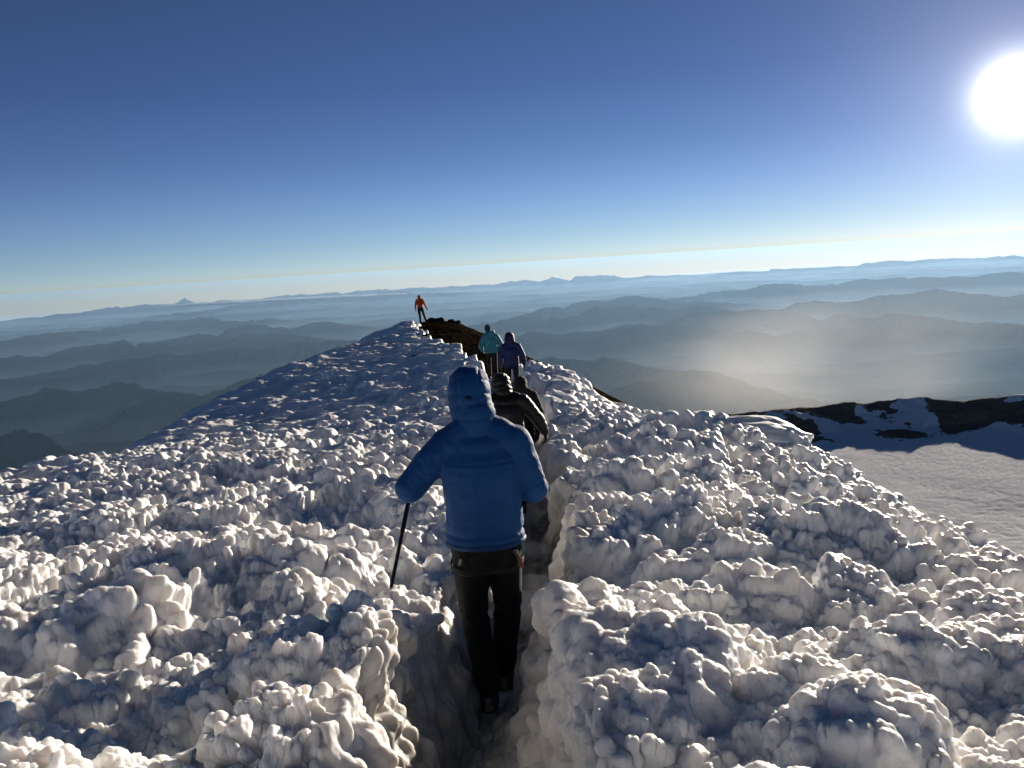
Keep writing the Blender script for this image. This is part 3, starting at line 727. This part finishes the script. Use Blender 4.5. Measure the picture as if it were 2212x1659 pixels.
    # arm coordinate for folds across the sleeves
    def seg_t(p, a, b_):
        ab = b_ - a; tt = ((p - a) @ ab) / ab.dot(ab); tc_ = np.clip(tt, 0, 1); dd = np.linalg.norm(p - (a + tc_[:, None] * ab), axis=1); return tt * np.linalg.norm(ab), dd
    arm_s = np.zeros(len(v)); arm_d = np.full(len(v), 9.0); base_s = 0
    for s_, e_, w_ in ((shL, eL, wL), (shR, eR, wR)):
        for a, b_, off in ((s_, e_, 0.0), (e_, w_, np.linalg.norm(e_ - s_))):
            ss, dd = seg_t(v, a, b_); u_ = dd < arm_d; arm_s = np.where(u_, ss + off, arm_s); arm_d = np.where(u_, dd, arm_d)
    on_arm = (arm_d < 0.10) & ((np.abs(v[:, 0] - tw[0]) > 0.175))
    coord = np.where(on_arm, arm_s, v[:, 2])
    disp = 0.010 * ridged(v * [5., 5., 9.], 3, 5) * 0.6 + 0.006 * fbm(v * 14.0, 3, 15)
    wr = 0.0022 * ridged(np.stack([coord * 26 + 1.5 * fbm(v * 5, 2, 3), v[:, 0] * 4, v[:, 1] * 4], 1), 2, 25) * np.where(on_arm, 1.0, 0.15)
    if baffle:
        ph = coord / baffle_pitch + 0.10 * vnoise(v * 9.0, 2)
        disp = disp * 0.6 + baffle * (np.abs(np.sin(math.pi * ph)) ** 0.55 - 0.6)
    else:
        # gathered at the waist seam above the hem, and a yoke seam across the shoulders
        disp = disp + wr - 0.012 * np.exp(-((v[:, 2] - hz - 0.055) / 0.012) ** 2) * (~on_arm) \
             - 0.004 * np.exp(-((v[:, 2] - chest[2] - 0.02) / 0.006) ** 2) * (~on_arm)
    v = v + n * disp[:, None]; set_v(me, v)
    jk = put('jacket', me, M[jacket], root)
    h = Shape(); ang = np.linspace(0, 2 * np.pi, 40)
    hv = [hem + np.array([0.186 * P_ * math.cos(a), 0.143 * P_ * math.sin(a), -0.012]) for a in ang]
    h.tube(hv, 0.016, 0.012, side=(0, 0, 1), n=10); put('hem', h.raw('hem'), M['blue_hem'] if jacket == 'blue' else M[jacket], jk)
    # --- gloves
    for w_, d_, pn, cr, mi, gm in ((wL, hdL, pnL, cL, 1, gloves[0]), (wR, hdR, pnR, cR, -1, gloves[1])):
        g = Shape(); hand_shape(g, w_, d_, pn, curl=cr, fat=1.28, size=1.04, mirror=mi)
        g.tube([w_ - d_ / np.linalg.norm(d_) * 0.06, w_], [0.043, 0.038], [0.04, 0.032])
        put('glove', g.fused('glove', 0.005, 1), M[gm], root)
    # --- head gear
    gm = M[gear_mat or jacket]; hs = hood_size
    if head_gear == 'hood':
        q = Shape()
        q.blob(hc + (0, -0.012, 0.030), (0.105 * hs, 0.128 * hs, 0.132 * hs), n=40)
        q.blob(hc + (0, -0.014, -0.012), (0.109 * hs, 0.130 * hs, 0.125 * hs), n=40)
        q.blob(hc + (0, -0.015, -0.055), (0.107 * hs, 0.124 * hs, 0.13 * hs), n=40)
        q.tube([neck + (0, -0.012, -0.01), neck + (0, -0.012, 0.07)], [0.104 * hs, 0.100 * hs], [0.10 * hs, 0.106 * hs])
        me = q.fused('hood', 0.007, 6); v = get_v(me); n = get_n(me)
        rel = v - hc
        ph = (rel[:, 2] - 0.25 * np.abs(rel[:, 0]) * 0 + 0.35 * rel[:, 1]) / 0.068
        seam = np.abs(np.sin(math.pi * (ph + 0.15 + 0.05 * vnoise(v * 8, 6)))) ** 0.5
        side_w = sstep(0.03, 0.085, np.abs(rel[:, 0]))
        amt = (0.006 * side_w + 0.002) if baffle == 0 else 0.012
        dd = amt * (seam - 0.7) - 0.005 * np.exp(-((np.abs(rel[:, 0]) - 0.052) / 0.006) ** 2) * sstep(-0.1, 0.02, rel[:, 2])
        dd = dd + 0.004 * ridged(v * [16, 16, 26.], 2, 9)
        # drawn in above the collar
        dd = dd - 0.005 * np.exp(-((rel[:, 2] + 0.105) / 0.012) ** 2)
        v = v + n * dd[:, None]
        # flattened crown
        top = hc[2] + 0.146 * hs; v[:, 2] = np.where(v[:, 2] > top, top + (v[:, 2] - top) * 0.4, v[:, 2])
        set_v(me, v)
        fx, fz = facing, None
        def front(c):
            r_ = np.array(c) - hc; f_ = r_.dot(facing); return f_ > 0.062 * hs and abs(r_.dot(fside)) < 0.075 * hs and -0.10 < r_[2] < 0.075
        cut(me, front)
        hd = put('hood', me, gm, jk, solid=0.010)
        if extras and 'hood_details' in extras:
            s = Shape()
            xs_ = np.linspace(-0.045, 0.045, 9)
            s.tube([hc + (x, -0.122 * hs + 0.25 * x * x * 12 * 0.1 + 0.004, -0.098 - 0.006 * (1 - (x / 0.045) ** 2)) for x in xs_], 0.005, 0.004, side=(0, 0, 1), n=8)
            put('drawcord', s.raw('drawcord'), M['black'], hd)
            s = Shape().tube([hc + (-0.012, -0.139, 0.008), hc + (0.012, -0.139, 0.006)], [0.009, 0.009], [0.006, 0.006], side=(0, 0, 1), n=10)
            put('toggle', s.raw('toggle'), M['black'], hd)
    elif head_gear == 'beanie':
        q = Shape(); q.blob(hc + (0, -0.004, 0.045), (0.090 * hs, 0.104 * hs, 0.100 * hs), n=30)
        q.tube([hc - (0, 0.012, 0.01), hc + (0, -0.008, 0.03)], [0.088 * hs, 0.092 * hs], [0.098 * hs, 0.102 * hs])
        me = q.fused('hat', 0.007, 4); v = get_v(me); n = get_n(me)
        set_v(me, v + n * (0.003 * np.sin(np.arctan2(v[:, 0] - hc[0], v[:, 1] - hc[1]) * 40))[:, None])
        cut(me, lambda c: (np.array(c) - hc).dot(facing) > 0.055 and c[2] - hc[2] < 0.035)
        put('hat', me, gm, root, solid=0.006)
    if extras and 'hood_down' in extras:
        s = Shape(); a_ = np.linspace(-0.5, math.pi + 0.5, 14)
        s.tube([neck + np.array([0.115 * math.cos(a) + 0.03, -0.095 * math.sin(a), 0.035 + 0.02 * math.cos(a)]) for a in a_], 0.055, 0.045, side=(0, 0, 1))
        s.tube([neck + (0.02, -0.11, 0.03), neck + (0.02, -0.13, -0.06)], [0.11, 0.07], [0.05, 0.03])
        me = s.fused('hood', 0.009, 4); v = get_v(me); n = get_n(me); set_v(me, v + n * (0.012 * ridged(v * 12, 2, 4))[:, None])
        put('hood', me, M[jacket], jk)
    if extras and 'harness' in extras:
        hn = Shape()
        for h_, k_ in ((hipL, kL), (hipR, kR)):
            c_ = np.array(lerp(h_, k_, 0.22)); axis = (k_ - h_) / np.linalg.norm(k_ - h_)
            u = np.array([1., 0, 0]); u -= axis * u.dot(axis); u /= np.linalg.norm(u); w__ = np.cross(axis, u)
            hn.tube([c_ + u * 0.103 * math.cos(a) + w__ * 0.108 * math.sin(a) for a in np.linspace(0, 2 * np.pi, 24)], 0.018, 0.004, side=axis, n=8)
        put('harness', hn.raw('harness'), M['strap'], root)
        def biner(p, m, r_=0.032):
            s = Shape(); s.tube([p + np.array([0.0, r_ * 0.55 * math.cos(a), r_ * math.sin(a)]) for a in np.linspace(0, 2 * np.pi, 18)], 0.0055, 0.0055, n=8)
            put('carabiner', s.raw('carabiner'), m, root)
        biner(tw + np.array([0.185, -0.03, -0.02]), M['green']); biner(tw + np.array([0.178, -0.05, -0.075]), M['red'])
        s = Shape().tube([tw + (0.150, -0.10, 0.0), tw + (0.168, -0.075, -0.055), tw + (0.165, -0.07, -0.09)], [0.014, 0.012, 0.008], 0.006, n=8); put('buckle', s.raw('buckle'), M['steel'], root)
        s = Shape().tube([tw + (-0.125, -0.10, -0.03), tw + (-0.135, -0.10, -0.055)], [0.010, 0.008], 0.005, n=8); put('buckle', s.raw('buckle'), M['steel'], root)
    return root

STAND = dict(hipL=(-.10, 0, .90), hipR=(.10, 0, .90), kneeL=(-.11, .03, .48), kneeR=(.11, .03, .48), ankL=(-.11, -.02, .11), ankR=(.12, -.02, .11),
             shL=(-.19, 0, 1.42), shR=(.19, 0, 1.42), elL=(-.27, -.02, 1.15), elR=(.27, -.02, 1.15), wrL=(-.29, .06, .90), wrR=(.29, .06, .90),
             neck=(0, 0, 1.48), head=(0, .02, 1.60))
def pose(**k): d = dict(STAND); d.update(k); return d

# the nearest climber, in blue
BX, BY, BZ = -0.185, 4.25, -2.30
blue = make_person((BX, BY, BZ), 0, 'person in bright blue hooded jacket and black trousers, nearest, holding a trekking pole', pose(
    hipL=(-.085, -.02, .86), hipR=(.085, .0, .86), kneeL=(-.092, .06, .47), kneeR=(.088, .12, .48), ankL=(-.035, -.07, .115), ankR=(.045, .17, .11),
    toeL=(0.0, 1, -0.15), toeR=(.05, 1, 0),
    shL=(-.175, .01, 1.40), shR=(.175, .01, 1.40), elL=(-.365, -.03, 1.20), elR=(.262, -.02, 1.16), wrL=(-.345, .25, 1.19), wrR=(.15, .22, 1.10),
    neck=(-.01, .02, 1.49), head=(-.035, .06, 1.645), handL=(-0.25, 1, 0.35), palmL=(1, .1, -.2), curl=(1.25, .7), hem=0.05),
    scale=1.0, jacket='blue', trousers='black', fine=0.008, hood_size=0.96, extras=('crampon', 'hood_details', 'harness'), puff=1.07)
def world(p, root_loc): return np.array(p, float) + np.array(root_loc, float)
# its pole: an object of its own, held in the left hand
grip = world((-.375, .36, 1.22), (BX, BY, BZ)); tip = np.array([-0.70, 4.20, -1.66])
def make_pole(name, grip, tip, label):
    root = bpy.data.objects.new(name, None); COL.objects.link(root); root.location = tip; tag(root, label, 'pole')
    g = grip - tip; L = np.linalg.norm(g); d = g / L
    s = Shape().tube([d * 0.05, d * (L * 0.5)], 0.010, 0.010, n=12); s.tube([d * (L * 0.48), d * (L - 0.05)], 0.0125, 0.0125, n=12)
    put('shaft', s.raw('shaft'), M['polemat'], root)
    s = Shape().tube([d * (L - 0.09), d * (L - 0.03), d * (L + 0.05)], [0.015, 0.017, 0.020], [0.015, 0.018, 0.020], n=12); put('grip', s.fused('grip', 0.004, 1), M['black'], root)
    s = Shape().tube([d * 0.0, d * 0.06], [0.003, 0.006], [0.003, 0.006], n=8); put('tip', s.raw('tip'), M['steel'], root)
    u = np.cross(d, [0, 1, 0]); u /= np.linalg.norm(u); w_ = np.cross(d, u)
    s = Shape().tube([d * (L + 0.04) + u * 0.0 , d * (L - 0.0) - u * 0.05, d * (L - 0.07) - u * 0.055, d * (L - 0.12) - u * 0.01], 0.010, 0.002, side=w_, n=8); put('strap', s.raw('strap'), M['strap'], root)
    return root
make_pole('trekking_pole', grip, tip, 'black trekking pole held by the person in blue, its tip in the snow')

make_person((-0.09, 10.1, -3.02), 0, 'person in dark olive quilted jacket just ahead of the blue one, right arm out', pose(
    shL=(-.20, .04, 1.36), shR=(.20, .04, 1.36), elL=(-.30, .08, 1.10), elR=(.37, .06, 1.14), wrL=(-.30, .2, .9), wrR=(.46, .14, .94),
    head=(-.045, .17, 1.54), neck=(-.02, .10, 1.42), handR=(.12, .35, -1), hem=0.02), jacket='olive', trousers='black', fine=0.011, baffle=0.006, puff=1.12, hood_size=1.05)
make_person((0.14, 14.1, -3.60), 0, 'person in dark clothes with only a hooded head and shoulder showing beside the olive jacket', pose(
    shL=(-.19, 0, 1.38), shR=(.19, 0, 1.38), elR=(.29, -.02, 1.1), head=(.0, .05, 1.56)), jacket='brown_cloth', trousers='black', fine=0.013, puff=1.05, hood_size=1.0)
make_person((0.03, 24.0, -3.73), 0.0, 'person in a navy blue coat with a large hood, walking behind the turquoise jacket', pose(
    kneeL=(-.10, .06, .48), kneeR=(.12, -.02, .48), ankL=(-.12, .05, .11), ankR=(.13, -.1, .12), shL=(-.20, 0, 1.39), shR=(.20, 0, 1.39), elL=(-.30, 0, 1.12), elR=(.33, -.0, 1.10), wrL=(-.33, .04, .86), wrR=(.36, .05, .84),
    head=(-.02, .05, 1.60), hem=-.06), jacket='navy', trousers='black', gear_mat='navy_dark', fine=0.014, puff=1.12, hood_size=1.28)
make_person((-.62, 28.0, -3.80), 0.0, 'person in a turquoise quilted jacket and dark beanie, hood down, on the dark trail', pose(
    kneeL=(-.10, .10, .50), ankL=(-.10, .05, .12), ankR=(.12, -.12, .12), shL=(-.20, 0, 1.42), shR=(.20, 0, 1.42), elL=(-.33, 0, 1.16), elR=(.35, -.03, 1.16), wrL=(-.29, .12, .98), wrR=(.27, .12, .96),
    head=(-.07, .05, 1.69), neck=(-.03, .02, 1.52), hem=0.03), jacket='turq', trousers='brown_cloth', head_gear='beanie', gear_mat='beanie', fine=0.014, baffle=0.012, puff=1.18, extras=('hood_down',), baffle_pitch=0.06)
make_person((-5.36, 52.7, -3.36), 0.0, 'person in an orange jacket and cap standing alone on top of the hill', pose(
    hipL=(-.09, 0, .90), kneeL=(-.05, .0, .48), ankL=(-.04, -.02, .11), kneeR=(.20, .02, .48), ankR=(.31, 0, .13),
    elL=(-.27, 0, 1.14), elR=(.30, 0, 1.14), wrL=(-.29, .02, .90), wrR=(.40, .03, .92), head=(-.02, .02, 1.61), look=(.75, 1, 0), hem=.08), jacket='orange', trousers='black', head_gear='beanie', gear_mat='orange', fine=0.016, puff=0.95, group='climbers walking in line along the ridge trail')
print('people', time.time() - T0)

def rock(loc, r, seed, label):
    s = Shape().blob((0, 0, 0), r, n=40); me = s.fused('boulder', max(r) / 22, 0); v = get_v(me); n = get_n(me)
    f = worley(v / max(r) * 1.6 + seed * 5.1); v = v + n * (max(r) * (0.5 * f - 0.3 + 0.25 * fbm(v / max(r) * 3, 3, seed)))[:, None]; set_v(me, v)
    me.polygons.foreach_set('use_smooth', np.zeros(len(me.polygons), bool))
    me.materials.append(M['cinder']); o = bpy.data.objects.new('boulder', me); o.location = loc; link(o); tag(o, label, 'rock', 'boulders on the hill crest'); return o
R_ = lambda px, py, D: tuple(at(px, py, D))
rock(R_(935, 693, 53), (0.42, 0.3, 0.17), 1, 'largest dark boulder, just right of the feet of the person in orange')
rock(R_(952, 691, 53.5), (0.20, 0.2, 0.16), 2, 'small dark boulder at the right end of the large one')
rock(R_(975, 694, 52), (0.20, 0.2, 0.12), 3, 'low dark boulder on the bare crest halfway to where it slopes down')
rock(R_(989, 696, 51), (0.16, 0.2, 0.11), 4, 'small dark boulder farthest right on the bare crest')
rock(R_(879, 700, 53), (0.17, 0.2, 0.14), 5, 'dark boulder at the snow edge left of the person in orange')

# ------------------------------------------------------------------ air
def box_obj(name, lo, hi, mat):
    me = bpy.data.meshes.new(name)
    v = [(x, y, z) for z in (lo[2], hi[2]) for y in (lo[1], hi[1]) for x in (lo[0], hi[0])]
    f = [(0, 2, 3, 1), (4, 5, 7, 6), (0, 1, 5, 4), (2, 6, 7, 3), (0, 4, 6, 2), (1, 3, 7, 5)]
    me.from_pydata(v, [], f); me.materials.append(mat); me.update()
    return bpy.data.objects.new(name, me)
def mat_haze(name='haze_air', dens=None):
    m = bpy.data.materials.new(name); m.use_nodes = True; nt = m.node_tree
    nt.nodes.remove(nt.nodes['Principled BSDF'])
    v = N(nt, 'ShaderNodeVolumePrincipled'); v.inputs['Color'].default_value = (0.36, 0.60, 0.92, 1)
    v.inputs['Density'].default_value = 0.8e-5; v.inputs['Anisotropy'].default_value = 0.35
    if dens: v.inputs['Density'].default_value = dens; v.inputs['Color'].default_value = (0.48, 0.72, 1.0, 1)
    nt.links.new(v.outputs[0], nt.nodes['Material Output'].inputs['Volume'])
    return m
tag(link(box_obj('haze', (-98000, -98000, -3300), (98000, 98000, 6), mat_haze())), kind='stuff')

tag(link(box_obj('valley_mist', (-97000, -97000, -3200), (97000, 97000, -2280), mat_haze('valley_mist_air', 3.2e-5))), kind='stuff')

# low steam drifting out of the crater, lit from behind
def mat_steam(dens=0.0019):
    m = bpy.data.materials.new('crater_steam'); m.use_nodes = True; nt = m.node_tree
    nt.nodes.remove(nt.nodes['Principled BSDF'])
    tc_ = N(nt, 'ShaderNodeTexCoord')
    gen = tc_.outputs['Generated']
    sub = N(nt, 'ShaderNodeVectorMath', operation='SUBTRACT'); sub.inputs[1].default_value = (0.5, 0.5, 0.5); nt.links.new(gen, sub.inputs[0])
    ln = N(nt, 'ShaderNodeVectorMath', operation='LENGTH'); nt.links.new(sub.outputs[0], ln.inputs[0])
    fall = N(nt, 'ShaderNodeMapRange', interpolation_type='SMOOTHSTEP'); fall.inputs['From Min'].default_value = 0.5; fall.inputs['From Max'].default_value = 0.10
    nt.links.new(ln.outputs['Value'], fall.inputs[0])
    n = noise_tex(nt, 2.2, 5, 0.55, gen); n.inputs['Distortion'].default_value = 0.6
    r = ramp(nt, n.outputs['Fac'], [(0.42, (0, 0, 0)), (0.72, (1, 1, 1))])
    mu = N(nt, 'ShaderNodeMath', operation='MULTIPLY'); nt.links.new(fall.outputs[0], mu.inputs[0]); nt.links.new(r, mu.inputs[1])
    d = N(nt, 'ShaderNodeMath', operation='MULTIPLY'); d.inputs[1].default_value = dens; nt.links.new(mu.outputs[0], d.inputs[0])
    v = N(nt, 'ShaderNodeVolumePrincipled'); v.inputs['Color'].default_value = (0.86, 0.84, 0.82, 1); v.inputs['Anisotropy'].default_value = 0.45
    nt.links.new(d.outputs[0], v.inputs['Density'])
    nt.links.new(v.outputs[0], nt.nodes['Material Output'].inputs['Volume'])
    return m
c_ = at(1930, 800, 420)
tag(link(box_obj('steam', (c_[0] - 190, c_[1] - 110, c_[2] - 62), (c_[0] + 230, c_[1] + 120, c_[2] + 52), mat_steam())), kind='stuff')
c_ = at(1730, 770, 400)
tag(link(box_obj('steam', (c_[0] - 75, c_[1] - 60, c_[2] - 42), (c_[0] + 80, c_[1] + 60, c_[2] + 34), mat_steam(0.0045))), kind='stuff')

# a white bank of low cloud lying in the far valley on the left
def fog_bank(p0, p1, wid, thick, seed):
    p0 = np.array(p0); p1 = np.array(p1); nu, nv = 160, 60
    U, V = np.meshgrid(np.linspace(-1, 1, nu), np.linspace(0, 2 * np.pi, nv, endpoint=False), indexing='ij')
    ax = p1 - p0; L = np.linalg.norm(ax[:2]); ax = ax / L; sdv = np.array([ax[1], -ax[0], 0])
    prof = np.sqrt(np.clip(1 - U ** 2, 0, 1))
    Q = np.stack([U.ravel() * 6, np.cos(V).ravel(), np.sin(V).ravel()], 1)
    nz = 1 + 0.45 * fbm(Q * 1.7, 4, seed).reshape(U.shape)
    P = (p0 + p1) / 2 + U[..., None] * ax * L / 2 + (np.cos(V) * prof * nz)[..., None] * sdv * wid + (np.sin(V) * prof * nz)[..., None] * np.array([0, 0, thick])
    m, nt, b = new_mat('white_cloud'); b.inputs['Base Color'].default_value = (0.8, 0.8, 0.8, 1); b.inputs['Roughness'].default_value = 1; b.inputs['Specular IOR Level'].default_value = 0
    o = grid_mesh('fog_bank', P, m, closed_u=True); return tag(link(o), kind='stuff')
a_, b_ = at(330, 662, 64000), at(880, 634, 64000)
fog_bank(a_, b_, 2600, 110, 3)

# ------------------------------------------------------------------ sun and sky
SUN = ray(2196, 203)
el = math.asin(SUN[2]); az = math.atan2(SUN[0], SUN[1])
sd = bpy.data.lights.new('sun', 'SUN'); so = bpy.data.objects.new('sun', sd); COL.objects.link(so)
sd.energy = 5.0; sd.angle = math.radians(0.53); sd.color = (1.0, 0.88, 0.72)
so.rotation_euler = Vector(-SUN).to_track_quat('-Z', 'Y').to_euler()
w = bpy.data.worlds.new('World'); scene.world = w; w.use_nodes = True; nt = w.node_tree
bg = nt.nodes['Background']; bg.inputs['Strength'].default_value = 0.0535
sky = N(nt, 'ShaderNodeTexSky', sky_type='NISHITA'); sky.sun_disc = False
sky.sun_elevation = el; sky.sun_rotation = az; sky.altitude = 3000; sky.air_density = 1.0; sky.dust_density = 0.15; sky.ozone_density = 4.0
tc = N(nt, 'ShaderNodeTexCoord')
add = N(nt, 'ShaderNodeVectorMath', operation='ADD'); add.inputs[1].default_value = (0, 0, 0.028)   # seen from a summit the horizon lies below eye level
nt.links.new(tc.outputs['Generated'], add.inputs[0])
nrmz = N(nt, 'ShaderNodeVectorMath', operation='NORMALIZE'); nt.links.new(add.outputs[0], nrmz.inputs[0])
nt.links.new(nrmz.outputs[0], sky.inputs['Vector'])
# the sun itself with its aureole
dot = N(nt, 'ShaderNodeVectorMath', operation='DOT_PRODUCT'); dot.inputs[1].default_value = tuple(SUN)
nn = N(nt, 'ShaderNodeVectorMath', operation='NORMALIZE'); nt.links.new(tc.outputs['Generated'], nn.inputs[0]); nt.links.new(nn.outputs[0], dot.inputs[0])
ac = N(nt, 'ShaderNodeMath', operation='ARCCOSINE', use_clamp=False)
cl = N(nt, 'ShaderNodeMath', operation='MINIMUM'); cl.inputs[1].default_value = 0.9999999
nt.links.new(dot.outputs['Value'], cl.inputs[0]); nt.links.new(cl.outputs[0], ac.inputs[0])
def gl(width, amp):
    d = N(nt, 'ShaderNodeMath', operation='DIVIDE'); d.inputs[1].default_value = -math.radians(width); nt.links.new(ac.outputs[0], d.inputs[0])
    e = N(nt, 'ShaderNodeMath', operation='EXPONENT'); nt.links.new(d.outputs[0], e.inputs[0])
    m = N(nt, 'ShaderNodeMath', operation='MULTIPLY'); m.inputs[1].default_value = amp; nt.links.new(e.outputs[0], m.inputs[0]); return m.outputs[0]
s1 = N(nt, 'ShaderNodeMath', operation='ADD'); nt.links.new(gl(0.60, 210), s1.inputs[0]); nt.links.new(gl(4.6, 4.6), s1.inputs[1])
cm = N(nt, 'ShaderNodeVectorMath', operation='SCALE'); cm.inputs[0].default_value = (1.0, 0.96, 0.93); nt.links.new(s1.outputs[0], cm.inputs['Scale'])
ad = N(nt, 'ShaderNodeVectorMath', operation='ADD'); # the air of the photographed morning: deeper blue above, paler and creamier low down
sp = N(nt, 'ShaderNodeSeparateXYZ'); nt.links.new(nn.outputs[0], sp.inputs[0])
asn = N(nt, 'ShaderNodeMath', operation='ARCSINE'); nt.links.new(sp.outputs[2], asn.inputs[0])
mr = N(nt, 'ShaderNodeMapRange'); mr.inputs['From Min'].default_value = math.radians(-2); mr.inputs['From Max'].default_value = math.radians(30); nt.links.new(asn.outputs[0], mr.inputs[0])
grade = ramp(nt, mr.outputs[0], [(0.038373211141802935, (0.66, 0.38, 0.19)), (0.07322322403545553, (0.66, 0.485, 0.445)), (0.11535681272878975, (0.5961, 0.4442, 0.4021)), (0.18945022694511932, (0.5253, 0.3786, 0.3816)), (0.2803086593014833, (0.405, 0.300, 0.322)), (0.4121372180454461, (0.325, 0.243, 0.275)), (0.5700213491123333, (0.315, 0.234, 0.25)), (0.78, (0.27, 0.2, 0.225)), (1.0, (0.145, 0.145, 0.14))])
g3 = N(nt, 'ShaderNodeVectorMath', operation='SCALE'); g3.inputs['Scale'].default_value = 3.0; nt.links.new(grade, g3.inputs[0])
gm_ = N(nt, 'ShaderNodeVectorMath', operation='MULTIPLY'); nt.links.new(sky.outputs[0], gm_.inputs[0]); nt.links.new(g3.outputs[0], gm_.inputs[1])
# warm band along the horizon towards the sun
eo = N(nt, 'ShaderNodeMath', operation='ADD'); eo.inputs[1].default_value = math.radians(0.9); nt.links.new(asn.outputs[0], eo.inputs[0])
eb = N(nt, 'ShaderNodeMath', operation='ABSOLUTE'); nt.links.new(eo.outputs[0], eb.inputs[0])
ed = N(nt, 'ShaderNodeMath', operation='DIVIDE'); ed.inputs[1].default_value = -math.radians(2.2); nt.links.new(eb.outputs[0], ed.inputs[0])
ee = N(nt, 'ShaderNodeMath', operation='EXPONENT'); nt.links.new(ed.outputs[0], ee.inputs[0])
ew = N(nt, 'ShaderNodeMath', operation='MULTIPLY'); nt.links.new(ee.outputs[0], ew.inputs[0]); nt.links.new(gl(16.0, 0.7), ew.inputs[1])
wv = N(nt, 'ShaderNodeVectorMath', operation='SCALE'); wv.inputs[0].default_value = (1.0, 0.52, 0.14); nt.links.new(ew.outputs[0], wv.inputs['Scale'])
gs = N(nt, 'ShaderNodeVectorMath', operation='ADD'); nt.links.new(gm_.outputs[0], gs.inputs[0]); nt.links.new(wv.outputs[0], gs.inputs[1])
nt.links.new(gs.outputs[0], ad.inputs[0]); nt.links.new(cm.outputs[0], ad.inputs[1])
nt.links.new(ad.outputs[0], bg.inputs['Color'])

scene.view_settings.view_transform = 'Standard'; scene.view_settings.look = 'None'
scene.view_settings.exposure = 0.8; scene.view_settings.gamma = 1.0
cy = scene.cycles
cy.use_denoising = True; cy.use_adaptive_sampling = True; cy.adaptive_threshold = 0.05
try: cy.denoiser = 'OPENIMAGEDENOISE'
except Exception: pass
cy.max_bounces = 6; cy.diffuse_bounces = 2; cy.glossy_bounces = 2; cy.volume_bounces = 1; cy.transmission_bounces = 3
cy.sample_clamp_indirect = 6.0; cy.caustics_reflective = False; cy.caustics_refractive = False
print('done', time.time() - T0)
